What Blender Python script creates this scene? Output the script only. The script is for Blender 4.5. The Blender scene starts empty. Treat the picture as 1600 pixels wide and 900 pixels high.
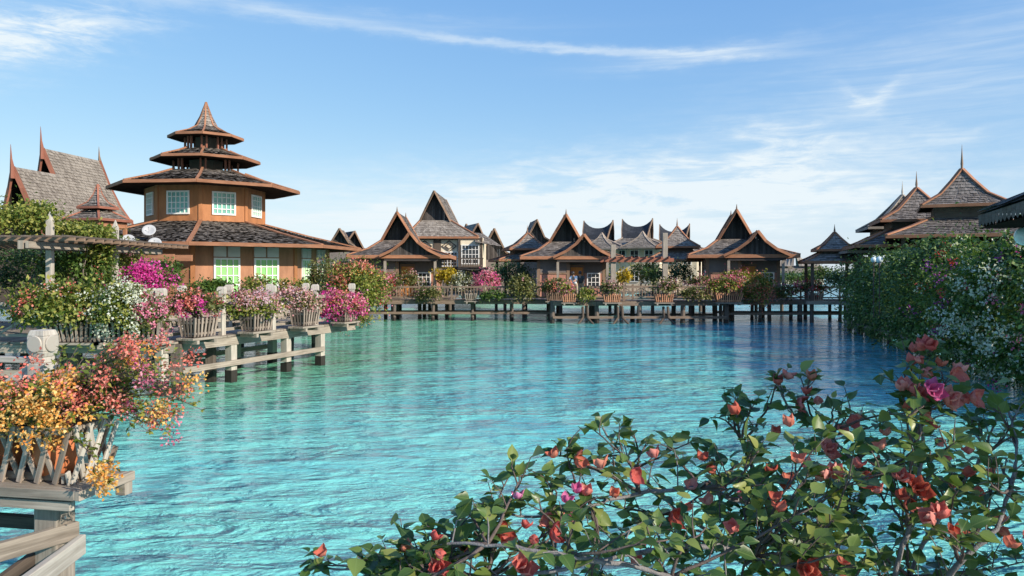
import bpy, math, random
import numpy as np
from mathutils import Vector as V, Matrix, noise as mnoise
R = math.radians
scene = bpy.context.scene
# ------------------------------------------------------------------ camera
F = 1200.0                      # focal length in photo pixels (1600 wide)
HOR = 424.0                     # row of the horizon in the photo
EYE = 2.8                       # eye height above the water (deck at 1.2)
cam = bpy.data.objects.new('camera', bpy.data.cameras.new('camera'))
scene.collection.objects.link(cam)
cam.location = (0, 0, EYE)
cam.rotation_euler = (R(90), 0, 0)
cam.data.sensor_width = 36
cam.data.lens = 36 * F / 1600
cam.data.shift_y = (HOR - 450) / 1600
cam.data.clip_start = 0.05
cam.data.clip_end = 6000
scene.camera = cam
# ------------------------------------------------------------------ sun, sky, exposure
SUN_AZ, SUN_EL = 54.0, 27.0     # degrees from behind the camera towards the right; height
sd = V((math.sin(R(SUN_AZ)) * math.cos(R(SUN_EL)), -math.cos(R(SUN_AZ)) * math.cos(R(SUN_EL)), math.sin(R(SUN_EL))))
sun = bpy.data.objects.new('sun', bpy.data.lights.new('sun', 'SUN'))
scene.collection.objects.link(sun)
sun.rotation_euler = sd.to_track_quat('Z', 'Y').to_euler()
sun.data.energy = 4.2
sun.data.angle = R(0.5)
sun.data.color = (1.0, 0.90, 0.76)
scene.view_settings.view_transform = 'Standard'
scene.view_settings.look = 'None'
scene.view_settings.exposure = 0.62
scene.view_settings.gamma = 1
scene.view_settings.use_curve_mapping = False
scene.cycles.use_denoising = True
scene.cycles.max_bounces = 6
scene.cycles.transparent_max_bounces = 6
scene.cycles.caustics_reflective = False
scene.cycles.caustics_refractive = False

world = bpy.data.worlds.new('World')
scene.world = world
world.use_nodes = True


class NT:
    """small helper to write node trees"""
    def __init__(s, tree):
        s.t = tree
        s.n = tree.nodes
        s.l = tree.links

    def node(s, typ, **kw):
        n = s.n.new(typ)
        for k, v in kw.items():
            setattr(n, k, v)
        return n

    def set(s, sock, v):
        if isinstance(v, bpy.types.NodeSocket):
            s.l.new(v, sock)
        elif isinstance(v, (tuple, list)) and len(v) == 3 and sock.type == 'RGBA':
            sock.default_value = (*v, 1)
        else:
            sock.default_value = v

    def math(s, op, a, b=None, c=None, clamp=False):
        n = s.node('ShaderNodeMath', operation=op, use_clamp=clamp)
        s.set(n.inputs[0], a)
        if b is not None:
            s.set(n.inputs[1], b)
        if c is not None:
            s.set(n.inputs[2], c)
        return n.outputs[0]

    def mix(s, f, a, b, blend='MIX'):
        n = s.node('ShaderNodeMix', data_type='RGBA', blend_type=blend)
        s.set(n.inputs[0], f)
        s.set(n.inputs[6], a)
        s.set(n.inputs[7], b)
        return n.outputs[2]

    def ramp(s, f, stops):
        n = s.node('ShaderNodeValToRGB')
        e = n.color_ramp.elements
        while len(e) < len(stops):
            e.new(0.5)
        for i, (p, c) in enumerate(stops):
            e[i].position = p
            e[i].color = (*c, 1) if len(c) == 3 else c
        s.set(n.inputs[0], f)
        return n.outputs[0]

    def noise(s, vec, scale, detail=4, rough=0.55, dist=0.0):
        n = s.node('ShaderNodeTexNoise')
        s.set(n.inputs['Vector'], vec)
        n.inputs['Scale'].default_value = scale
        n.inputs['Detail'].default_value = detail
        n.inputs['Roughness'].default_value = rough
        n.inputs['Distortion'].default_value = dist
        return n.outputs[0]

    def mapping(s, vec, scale=(1, 1, 1), rot=(0, 0, 0), loc=(0, 0, 0)):
        n = s.node('ShaderNodeMapping')
        s.set(n.inputs[0], vec)
        n.inputs['Location'].default_value = loc
        n.inputs['Rotation'].default_value = rot
        n.inputs['Scale'].default_value = scale
        return n.outputs[0]

    def rng(s, f, a, b, c, d):
        n = s.node('ShaderNodeMapRange')
        n.interpolation_type = 'SMOOTHSTEP'
        s.set(n.inputs[0], f)
        for i, v in enumerate((a, b, c, d)):
            n.inputs[i + 1].default_value = v
        return n.outputs[0]

    def comb(s, x, y, z):
        n = s.node('ShaderNodeCombineXYZ')
        for i, v in enumerate((x, y, z)):
            s.set(n.inputs[i], v)
        return n.outputs[0]


def build_sky():
    k = NT(world.node_tree)
    k.n.clear()
    sky = k.node('ShaderNodeTexSky', sky_type='NISHITA')
    sky.sun_disc = False
    sky.sun_elevation = R(SUN_EL)
    sky.sun_rotation = R(180 - SUN_AZ)
    sky.altitude = 0
    sky.air_density = 1.0
    sky.dust_density = 0.3
    sky.ozone_density = 2.0
    geo = k.node('ShaderNodeTexCoord').outputs['Generated']
    sep = k.node('ShaderNodeSeparateXYZ')
    k.set(sep.inputs[0], geo)
    x, y, z = sep.outputs
    az = k.math('MULTIPLY', k.math('ARCTAN2', x, y), 180 / math.pi)
    el = k.math('MULTIPLY', k.math('ARCSINE', z), 180 / math.pi)
    vec = k.comb(az, el, 0.0)
    warp = k.node('ShaderNodeTexNoise')
    k.set(warp.inputs['Vector'], k.mapping(vec, (0.10, 0.32, 1)))
    warp.inputs['Detail'].default_value = 6
    warp.inputs['Roughness'].default_value = 0.62
    ws = k.node('ShaderNodeSeparateXYZ')
    k.set(ws.inputs[0], warp.outputs[1])
    waz = k.math('ADD', az, k.math('MULTIPLY', k.math('SUBTRACT', ws.outputs[0], 0.5), 9.0))
    wel = k.math('ADD', el, k.math('MULTIPLY', k.math('SUBTRACT', ws.outputs[1], 0.5), 3.2))
    fine = k.noise(k.mapping(vec, (0.16, 0.85, 1), (0, 0, 0.10)), 1.0, 8, 0.66, 0.8)
    fine = k.rng(fine, 0.34, 0.70, 0.0, 1.0)
    strands = k.noise(k.mapping(vec, (0.10, 1.5, 1), (0, 0, -0.05)), 1.0, 6, 0.6, 0.5)
    soft = k.rng(strands, 0.30, 0.72, 0.6, 1.0)
    strands = k.rng(strands, 0.30, 0.72, 0.25, 1.0)

    def blob(a, e, sa, se, rot=0.0, warped=True, amt=1.0, tex=None):
        # how far the wind has torn the cloud: 1 = fully, 0 = not at all
        wv = float(warped)
        A = k.math('ADD', az, k.math('MULTIPLY', k.math('SUBTRACT', waz, az), wv))
        E = k.math('ADD', el, k.math('MULTIPLY', k.math('SUBTRACT', wel, el), wv))
        da, de = k.math('SUBTRACT', A, a), k.math('SUBTRACT', E, e)
        c, s_ = math.cos(R(rot)), math.sin(R(rot))
        p = k.math('DIVIDE', k.math('ADD', k.math('MULTIPLY', da, c), k.math('MULTIPLY', de, s_)), sa)
        q = k.math('DIVIDE', k.math('SUBTRACT', k.math('MULTIPLY', de, c), k.math('MULTIPLY', da, s_)), se)
        g = k.math('EXPONENT', k.math('MULTIPLY', k.math('ADD', k.math('MULTIPLY', p, p), k.math('MULTIPLY', q, q)), -1.0))
        g = k.math('MULTIPLY', g, amt)
        return k.math('MULTIPLY', g, tex) if tex is not None else g
    blobs = [
        blob(10, 5.6, 17, 2.5, 2, True, 1.25, fine),      # low bank in the middle
        blob(-4, 3.4, 20, 2.6, 0, True, 0.85, strands),
        blob(17, 6.0, 9, 2.6, 0, True, 0.7, strands),
        blob(20, 9.2, 3.2, 1.4, 0, True, 0.55, fine),
        blob(24.0, 11.7, 1.5, 0.32, -44, 0.22, 0.55, fine),   # wisp with two arms
        blob(25.9, 11.8, 1.6, 0.30, 40, 0.22, 0.55, fine),
        blob(24.9, 11.2, 1.1, 0.5, 10, 0.3, 0.5, soft),
        blob(27.3, 9.4, 3.6, 0.6, -16, 0.5, 0.5, strands),
        blob(-33, 14.6, 6.5, 1.4, 16, True, 1.2, fine),        # patch upper left
        blob(-38, 13.3, 5.5, 2.2, 8, True, 0.7, strands),
        blob(-18, 18.0, 15, 0.55, -1, 0.4, 0.40, strands),
        blob(2, 16.3, 15, 0.30, -4.5, 0.3, 0.6, soft),       # the long thin streak
        blob(13.5, 15.2, 6.5, 0.6, 3, 0.4, 0.6, strands),
        blob(30, 12.5, 14, 3.6, 10, True, 0.36, strands),
        blob(0, 0.0, 70, 6.0, 0, False, 0.45),                  # haze at the horizon
    ]
    tot = blobs[0]
    for b in blobs[1:]:
        tot = k.math('ADD', tot, b)
    tot = k.math('MINIMUM', tot, 0.93)
    s3 = k.node('ShaderNodeSeparateColor')
    k.set(s3.inputs[0], sky.outputs[0])
    c3 = k.node('ShaderNodeCombineColor')
    for i, (gain, gam) in enumerate(SKY_CURVE):      # a flatter, hazier sky than the clean-air model gives
        k.set(c3.inputs[i], k.math('MULTIPLY', k.math('POWER', s3.outputs[i], gam), gain / SKY_STRENGTH))
    base = c3.outputs[0]
    col = k.mix(tot, base, CLOUD)
    bg = k.node('ShaderNodeBackground')
    k.set(bg.inputs[0], col)
    bg.inputs[1].default_value = SKY_STRENGTH
    out = k.node('ShaderNodeOutputWorld')
    k.l.new(bg.outputs[0], out.inputs[0])


SKY_STRENGTH = 0.14
SKY_CURVE = ((0.105, 0.785), (0.172, 0.597), (0.36, 0.29))
CLOUD = (4.0, 4.4, 4.6)
build_sky()

# ------------------------------------------------------------------ materials
MATS = {}


def new_mat(name):
    m = bpy.data.materials.new(name)
    m.use_nodes = True
    k = NT(m.node_tree)
    p = m.node_tree.nodes['Principled BSDF']
    MATS[name] = m
    return m, k, p


def wood(name, dark, light, rough=0.75, bump=0.3, tint=0.25, scale=1.0):
    m, k, p = new_mat(name)
    uv = k.node('ShaderNodeTexCoord').outputs['UV']
    rnd = k.node('ShaderNodeNewGeometry').outputs['Random Per Island']
    off = k.comb(k.math('MULTIPLY', rnd, 37.0), k.math('MULTIPLY', rnd, 11.0), 0.0)
    va = k.node('ShaderNodeVectorMath', operation='ADD')
    k.set(va.inputs[0], uv)
    k.set(va.inputs[1], off)
    g = k.noise(k.mapping(va.outputs[0], (1.6 * scale, 34 * scale, 1)), 1.0, 6, 0.62, 0.6)
    w = k.noise(k.mapping(va.outputs[0], (1.1, 2.6, 1)), 1.3, 4, 0.6)
    f = k.math('ADD', k.math('MULTIPLY', g, 0.65), k.math('MULTIPLY', w, 0.45))
    c = k.ramp(f, [(0.36, dark), (0.52, tuple((a + b) / 2 for a, b in zip(dark, light))), (0.68, light)])
    v = k.rng(rnd, 0, 1, 1 - tint, 1 + tint)
    n = k.node('ShaderNodeHueSaturation')
    k.set(n.inputs['Value'], v)
    k.set(n.inputs['Color'], c)
    k.set(p.inputs['Base Color'], n.outputs[0])
    p.inputs['Roughness'].default_value = rough
    p.inputs['Specular IOR Level'].default_value = 0.2
    b = k.node('ShaderNodeBump')
    b.inputs['Strength'].default_value = bump
    b.inputs['Distance'].default_value = 0.01
    k.set(b.inputs['Height'], g)
    k.l.new(b.outputs[0], p.inputs['Normal'])
    return m


def plain(name, col, rough=0.7, var=0.2, scale=3.0, metal=0.0, bump=0.0, spec=0.5, streak=1.0):
    m, k, p = new_mat(name)
    o = k.node('ShaderNodeTexCoord').outputs['Object']
    n = k.noise(k.mapping(o, (streak, streak, 1)), scale, 6, 0.65)
    c = k.ramp(n, [(0.3, tuple(x * (1 - var) for x in col)), (0.7, tuple(min(1, x * (1 + var)) for x in col))])
    k.set(p.inputs['Base Color'], c)
    p.inputs['Roughness'].default_value = rough
    p.inputs['Metallic'].default_value = metal
    p.inputs['Specular IOR Level'].default_value = spec
    if bump:
        b = k.node('ShaderNodeBump')
        b.inputs['Strength'].default_value = bump
        b.inputs['Distance'].default_value = 0.02
        k.set(b.inputs['Height'], k.noise(o, scale * 6, 5))
        k.l.new(b.outputs[0], p.inputs['Normal'])
    return m


def shingle(name, stops, rough=0.8):
    m, k, p = new_mat(name)
    geo = k.node('ShaderNodeNewGeometry')
    o = k.node('ShaderNodeTexCoord').outputs['Object']
    rnd = geo.outputs['Random Per Island']
    big = k.noise(o, 0.55, 4, 0.6)
    sm = k.noise(o, 9.0, 5, 0.65)
    f = k.math('ADD', k.math('MULTIPLY', rnd, 0.38), k.math('ADD', k.math('MULTIPLY', big, 0.6), k.math('MULTIPLY', sm, 0.35)))
    f = k.math('SUBTRACT', f, 0.16)
    c = k.ramp(f, stops)
    k.set(p.inputs['Base Color'], c)
    p.inputs['Roughness'].default_value = rough
    p.inputs['Specular IOR Level'].default_value = 0.25
    b = k.node('ShaderNodeBump')
    b.inputs['Strength'].default_value = 0.5
    b.inputs['Distance'].default_value = 0.02
    k.set(b.inputs['Height'], k.noise(o, 22, 4))
    k.l.new(b.outputs[0], p.inputs['Normal'])
    return m


def leafy(name, stops, trans=0.35, rough=0.45, spec=0.4):
    m, k, p = new_mat(name)
    geo = k.node('ShaderNodeNewGeometry')
    rnd = geo.outputs['Random Per Island']
    o = k.node('ShaderNodeTexCoord').outputs['Object']
    f = k.math('ADD', k.math('MULTIPLY', rnd, 0.75), k.math('MULTIPLY', k.noise(o, 1.7, 3), 0.45))
    f = k.math('SUBTRACT', f, 0.1)
    c = k.ramp(f, stops)
    k.set(p.inputs['Base Color'], c)
    p.inputs['Roughness'].default_value = rough
    p.inputs['Specular IOR Level'].default_value = spec
    t = k.node('ShaderNodeBsdfTranslucent')
    k.set(t.inputs[0], k.mix(1.0, c, (1.0, 1.0, 0.55), 'MULTIPLY'))
    mx = k.node('ShaderNodeMixShader')
    mx.inputs[0].default_value = trans
    k.l.new(p.outputs[0], mx.inputs[1])
    k.l.new(t.outputs[0], mx.inputs[2])
    out = m.node_tree.nodes['Material Output']
    k.l.new(mx.outputs[0], out.inputs[0])
    return m


def ramp3(a, b, c):
    return [(0.15, a), (0.5, b), (0.85, c)]


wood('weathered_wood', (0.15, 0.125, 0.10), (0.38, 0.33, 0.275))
wood('pale_wood', (0.29, 0.26, 0.22), (0.54, 0.50, 0.44), tint=0.10)
wood('dark_wood', (0.05, 0.038, 0.03), (0.13, 0.10, 0.08))
wood('brown_wood', (0.13, 0.085, 0.06), (0.28, 0.19, 0.135))
wood('gable_board', (0.04, 0.034, 0.032), (0.105, 0.092, 0.088), tint=0.35)
wood('orange_trim', (0.20, 0.085, 0.046), (0.39, 0.19, 0.11), tint=0.18)
wood('red_trim', (0.18, 0.065, 0.045), (0.33, 0.135, 0.09), tint=0.14)
wood('old_rail', (0.11, 0.078, 0.058), (0.27, 0.20, 0.15), tint=0.25)
wood('basket_slat', (0.12, 0.092, 0.075), (0.33, 0.27, 0.225), tint=0.35)
wood('orange_door', (0.38, 0.15, 0.04), (0.62, 0.28, 0.08), tint=0.1, bump=0.15)
wood('planter_slat', (0.17, 0.13, 0.10), (0.40, 0.335, 0.28), tint=0.3)
wood('terracotta_slat', (0.40, 0.17, 0.09), (0.62, 0.32, 0.19), tint=0.2)
wood('wet_wood', (0.02, 0.018, 0.016), (0.05, 0.045, 0.04), rough=0.4)
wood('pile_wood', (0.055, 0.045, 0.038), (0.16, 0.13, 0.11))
wood('eave_wood', (0.035, 0.026, 0.021), (0.105, 0.08, 0.066))
plain('pagoda_wall', (0.37, 0.15, 0.058), 0.75, 0.24, 0.9, streak=4.0)
plain('pagoda_lower_wall', (0.35, 0.165, 0.09), 0.75, 0.26, 0.9, streak=4.0)
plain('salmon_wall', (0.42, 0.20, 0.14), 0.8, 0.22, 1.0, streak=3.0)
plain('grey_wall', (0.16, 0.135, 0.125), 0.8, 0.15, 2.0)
plain('cream_wall', (0.70, 0.60, 0.45), 0.8, 0.16, 1.0, streak=3.0)
plain('white_paint', (0.78, 0.76, 0.72), 0.55, 0.06, 4)
plain('terracotta', (0.50, 0.16, 0.06), 0.75, 0.15, 5, bump=0.1)
plain('soil', (0.05, 0.035, 0.025), 0.95, 0.3, 12)
plain('bark', (0.16, 0.13, 0.115), 0.85, 0.35, 30, bump=0.4)
plain('twig_bark', (0.115, 0.085, 0.075), 0.8, 0.35, 40, bump=0.4)
plain('grey_bark', (0.20, 0.185, 0.185), 0.85, 0.3, 35, bump=0.4)
plain('dish_grey', (0.40, 0.41, 0.42), 0.55, 0.05, 3)
plain('metal_grey', (0.35, 0.35, 0.36), 0.4, 0.1, 3, metal=0.7)
plain('globe_glass', (0.66, 0.74, 0.74), 0.25, 0.04, 2)
plain('dark_glass', (0.03, 0.035, 0.04), 0.08, 0.2, 1)
plain('teal_glass', (0.16, 0.40, 0.34), 0.12, 0.3, 0.9)
plain('green_glass', (0.25, 0.54, 0.19), 0.25, 0.12, 0.9)
plain('louvre_white', (0.62, 0.61, 0.58), 0.6, 0.08, 3)
plain('skin', (0.42, 0.24, 0.16), 0.6, 0.05, 5)
plain('hair', (0.02, 0.015, 0.012), 0.5, 0.2, 9)
plain('white_cloth', (0.78, 0.80, 0.84), 0.85, 0.05, 5)
plain('dark_cloth', (0.05, 0.06, 0.06), 0.85, 0.2, 5)
plain('khaki_cloth', (0.40, 0.34, 0.24), 0.85, 0.1, 5)
plain('shoe_black', (0.02, 0.02, 0.02), 0.6, 0.1, 5)
shingle('shingle_grey', [(0.1, (0.10, 0.085, 0.075)), (0.45, (0.22, 0.19, 0.165)), (0.9, (0.40, 0.36, 0.32))])
shingle('shingle_dark', [(0.1, (0.045, 0.04, 0.04)), (0.45, (0.105, 0.092, 0.085)), (0.9, (0.23, 0.20, 0.18))])
shingle('shingle_mid', [(0.1, (0.07, 0.06, 0.055)), (0.45, (0.16, 0.138, 0.122)), (0.9, (0.31, 0.27, 0.24))])
shingle('shingle_pale', [(0.1, (0.12, 0.10, 0.085)), (0.45, (0.225, 0.195, 0.165)), (0.9, (0.35, 0.31, 0.265))])
shingle('slate', [(0.1, (0.018, 0.02, 0.025)), (0.5, (0.034, 0.038, 0.046)), (0.9, (0.06, 0.065, 0.075))])
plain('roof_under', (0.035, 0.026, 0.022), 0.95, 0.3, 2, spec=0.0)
plain('roof_felt', (0.06, 0.05, 0.045), 0.9, 0.2, 2)
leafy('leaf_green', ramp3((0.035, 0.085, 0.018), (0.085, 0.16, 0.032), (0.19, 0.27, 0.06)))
leafy('leaf_yellowgreen', ramp3((0.08, 0.13, 0.02), (0.20, 0.25, 0.045), (0.38, 0.36, 0.09)))
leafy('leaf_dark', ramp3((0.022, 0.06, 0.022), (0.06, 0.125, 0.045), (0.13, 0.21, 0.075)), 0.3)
leafy('leaf_deep', ramp3((0.035, 0.09, 0.035), (0.10, 0.185, 0.055), (0.21, 0.29, 0.09)), 0.35)
leafy('leaf_olive', ramp3((0.06, 0.085, 0.022), (0.15, 0.165, 0.05), (0.29, 0.27, 0.10)))
leafy('leaf_gold', ramp3((0.20, 0.17, 0.01), (0.50, 0.36, 0.02), (0.70, 0.52, 0.05)))
leafy('bract_pink', ramp3((0.55, 0.09, 0.20), (0.74, 0.20, 0.34), (0.86, 0.44, 0.54)), 0.4, 0.6, 0.2)
leafy('bract_magenta', ramp3((0.52, 0.02, 0.24), (0.72, 0.06, 0.38), (0.82, 0.16, 0.50)), 0.4, 0.6, 0.2)
leafy('bract_coral', ramp3((0.62, 0.11, 0.09), (0.78, 0.22, 0.18), (0.87, 0.42, 0.34)), 0.4, 0.6, 0.2)
leafy('bract_rose', ramp3((0.50, 0.18, 0.20), (0.70, 0.36, 0.38), (0.82, 0.60, 0.58)), 0.4, 0.6, 0.2)
leafy('bract_orange', ramp3((0.70, 0.25, 0.05), (0.84, 0.44, 0.11), (0.90, 0.64, 0.27)), 0.4, 0.6, 0.2)
leafy('bract_white', ramp3((0.50, 0.54, 0.40), (0.70, 0.72, 0.62), (0.82, 0.82, 0.76)), 0.4, 0.6, 0.2)
leafy('bract_lilac', ramp3((0.52, 0.30, 0.40), (0.70, 0.48, 0.58), (0.82, 0.68, 0.74)), 0.4, 0.6, 0.2)
leafy('bract_red', ramp3((0.48, 0.03, 0.04), (0.68, 0.07, 0.08), (0.80, 0.16, 0.14)), 0.4, 0.6, 0.2)
leafy('bract_purple', ramp3((0.28, 0.03, 0.26), (0.42, 0.07, 0.40), (0.56, 0.16, 0.52)), 0.4, 0.6, 0.2)


def bract_material(name, a, b, c):
    """papery bracts of the near shrub: veined, paler to the base"""
    m, k, p = new_mat(name)
    geo = k.node('ShaderNodeNewGeometry')
    oi = k.node('ShaderNodeObjectInfo').outputs['Random']
    uv = k.node('ShaderNodeTexCoord').outputs['UV']
    f = k.math('ADD', k.math('MULTIPLY', geo.outputs['Random Per Island'], 0.5), k.math('MULTIPLY', oi, 0.5))
    c1 = k.ramp(f, ramp3(a, b, c))
    vein = k.noise(k.mapping(uv, (26, 3, 1)), 1.0, 4, 0.6, 0.5)
    c2 = k.mix(k.rng(vein, 0.4, 0.7, 0.0, 0.35), c1, tuple(x * 0.55 for x in a))
    k.set(p.inputs['Base Color'], c2)
    p.inputs['Roughness'].default_value = 0.6
    p.inputs['Specular IOR Level'].default_value = 0.2
    t = k.node('ShaderNodeBsdfTranslucent')
    k.set(t.inputs[0], c2)
    mx = k.node('ShaderNodeMixShader')
    mx.inputs[0].default_value = 0.35
    k.l.new(p.outputs[0], mx.inputs[1])
    k.l.new(t.outputs[0], mx.inputs[2])
    b_ = k.node('ShaderNodeBump')
    b_.inputs['Strength'].default_value = 0.35
    b_.inputs['Distance'].default_value = 0.003
    k.set(b_.inputs['Height'], vein)
    k.l.new(b_.outputs[0], p.inputs['Normal'])
    k.l.new(mx.outputs[0], m.node_tree.nodes['Material Output'].inputs[0])


bract_material('near_coral', (0.64, 0.13, 0.115), (0.77, 0.24, 0.205), (0.86, 0.42, 0.36))
bract_material('near_pink', (0.62, 0.10, 0.25), (0.75, 0.18, 0.40), (0.82, 0.34, 0.55))
bract_material('near_rust', (0.52, 0.10, 0.07), (0.66, 0.18, 0.12), (0.76, 0.32, 0.22))


def near_leaf():
    m, k, p = new_mat('near_leaf')
    geo = k.node('ShaderNodeNewGeometry')
    rnd = geo.outputs['Random Per Island']
    uv = k.node('ShaderNodeTexCoord').outputs['UV']
    s = k.node('ShaderNodeSeparateXYZ')
    k.set(s.inputs[0], uv)
    c = k.ramp(rnd, [(0.05, (0.035, 0.08, 0.022)), (0.4, (0.07, 0.135, 0.032)), (0.75, (0.14, 0.205, 0.05)), (1.0, (0.27, 0.29, 0.08))])
    mid = k.math('ABSOLUTE', k.math('SUBTRACT', s.outputs[0], 0.5))
    rib = k.rng(mid, 0.0, 0.05, 1.0, 0.0)
    side = k.node('ShaderNodeTexWave', wave_type='BANDS', bands_direction='Y')
    k.set(side.inputs['Vector'], k.comb(0.0, k.math('SUBTRACT', s.outputs[1], k.math('MULTIPLY', mid, 0.9)), 0.0))
    side.inputs['Scale'].default_value = 2.6
    side.inputs['Distortion'].default_value = 0.0
    sv = k.rng(side.outputs[1], 0.9, 1.0, 0.0, 0.4)
    ve = k.math('MAXIMUM', k.math('MULTIPLY', rib, 0.8), sv)
    c = k.mix(k.math('MULTIPLY', ve, 0.55), c, (0.20, 0.27, 0.09))
    back = k.mix(geo.outputs['Backfacing'], c, (0.10, 0.16, 0.06))
    k.set(p.inputs['Base Color'], back)
    p.inputs['Roughness'].default_value = 0.38
    p.inputs['Specular IOR Level'].default_value = 0.45
    t = k.node('ShaderNodeBsdfTranslucent')
    k.set(t.inputs[0], k.mix(1.0, back, (1.3, 1.3, 0.5), 'MULTIPLY'))
    mx = k.node('ShaderNodeMixShader')
    mx.inputs[0].default_value = 0.3
    k.l.new(p.outputs[0], mx.inputs[1])
    k.l.new(t.outputs[0], mx.inputs[2])
    k.l.new(mx.outputs[0], m.node_tree.nodes['Material Output'].inputs[0])


near_leaf()


def water_material():
    m, k, p = new_mat('lagoon_water')
    o = k.node('ShaderNodeTexCoord').outputs['Object']
    sep = k.node('ShaderNodeSeparateXYZ')
    k.set(sep.inputs[0], o)
    # colour of the bottom seen through the water: pale sand near, deeper and greener away
    big = k.noise(k.mapping(o, (0.7, 1.0, 1), (0, 0, 0.5)), 0.22, 5, 0.6, 0.5)
    sand_light = k.noise(k.mapping(o, (0.5, 1.5, 1), (0, 0, 0.12)), 1.1, 4, 0.6, 0.4)  # sand ripples, their mottling also painted in for light playing on the bottom
    dist = k.rng(sep.outputs[1], 6, 40, 0.0, 1.0)
    f = k.math('ADD', k.math('MULTIPLY', dist, 0.75), k.math('ADD', k.math('MULTIPLY', k.math('SUBTRACT', big, 0.5), 1.5), k.math('MULTIPLY', k.math('SUBTRACT', sand_light, 0.5), 0.5)), clamp=True)
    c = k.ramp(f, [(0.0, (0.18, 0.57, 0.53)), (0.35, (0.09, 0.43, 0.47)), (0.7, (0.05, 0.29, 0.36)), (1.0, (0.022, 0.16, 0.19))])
    # green shallows with weed along the left walkway
    gx = k.math('ADD', sep.outputs[0], k.math('MULTIPLY', sep.outputs[1], -0.30))
    g = k.math('MULTIPLY', k.rng(k.math('ADD', gx, k.math('MULTIPLY', big, 3.0)), -11.0, -4.0, 1.0, 0.0), k.rng(sep.outputs[1], 9, 17, 0.0, 1.0))
    c = k.mix(k.math('MULTIPLY', g, 0.85), c, (0.12, 0.36, 0.21))
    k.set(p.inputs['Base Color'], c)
    k.set(p.inputs['Roughness'], k.rng(sep.outputs[1], 8, 44, 0.05, 0.16))
    p.inputs['IOR'].default_value = 1.33
    n0 = k.noise(k.mapping(o, (0.8, 1.1, 1), (0, 0, 0.25)), 0.55, 2, 0.5, 0.4)
    n1 = k.noise(k.mapping(o, (0.6, 1.35, 1), (0, 0, 0.22)), 1.6, 3, 0.55, 0.6)
    n2 = k.noise(k.mapping(o, (0.75, 1.4, 1), (0, 0, -0.3)), 4.4, 4, 0.6, 0.8)
    n3 = k.noise(k.mapping(o, (0.8, 1.4, 1), (0, 0, 0.3)), 13.0, 3, 0.55, 0.2)
    h = k.math('ADD', k.math('MULTIPLY', n0, 1.15), k.math('ADD', k.math('MULTIPLY', n1, 0.62), k.math('ADD', k.math('MULTIPLY', n2, 0.18), k.math('MULTIPLY', n3, 0.05))))
    b = k.node('ShaderNodeBump')
    b.inputs['Strength'].default_value = 1.0
    gust = k.noise(k.mapping(o, (0.5, 1.0, 1), (0, 0, 0.35)), 0.16, 3, 0.55, 0.6)
    k.set(b.inputs['Distance'], k.rng(gust, 0.36, 0.64, 0.38, 1.2))
    k.set(b.inputs['Height'], h)
    k.l.new(b.outputs[0], p.inputs['Normal'])


water_material()

# ------------------------------------------------------------------ geometry helpers
rnd = random.Random(11)
COL = scene.collection


def P(px, py, D):
    """the place seen at photo pixel (px, py) at distance D along the view"""
    return V(((px - 800) * D / F, D, EYE - (py - HOR) * D / F))


def tag(o, label, cat, group=None, kind=None):
    o['label'] = label
    if cat:
        o['category'] = cat
    if group:
        o['group'] = group
    if kind:
        o['kind'] = kind
    return o


def thing(name, label, cat, loc=(0, 0, 0), rz=0.0, group=None):
    o = bpy.data.objects.new(name, None)
    o.empty_display_size = 0.2
    COL.objects.link(o)
    o.location = loc
    o.rotation_euler = (0, 0, rz)
    return tag(o, label, cat, group)


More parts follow.
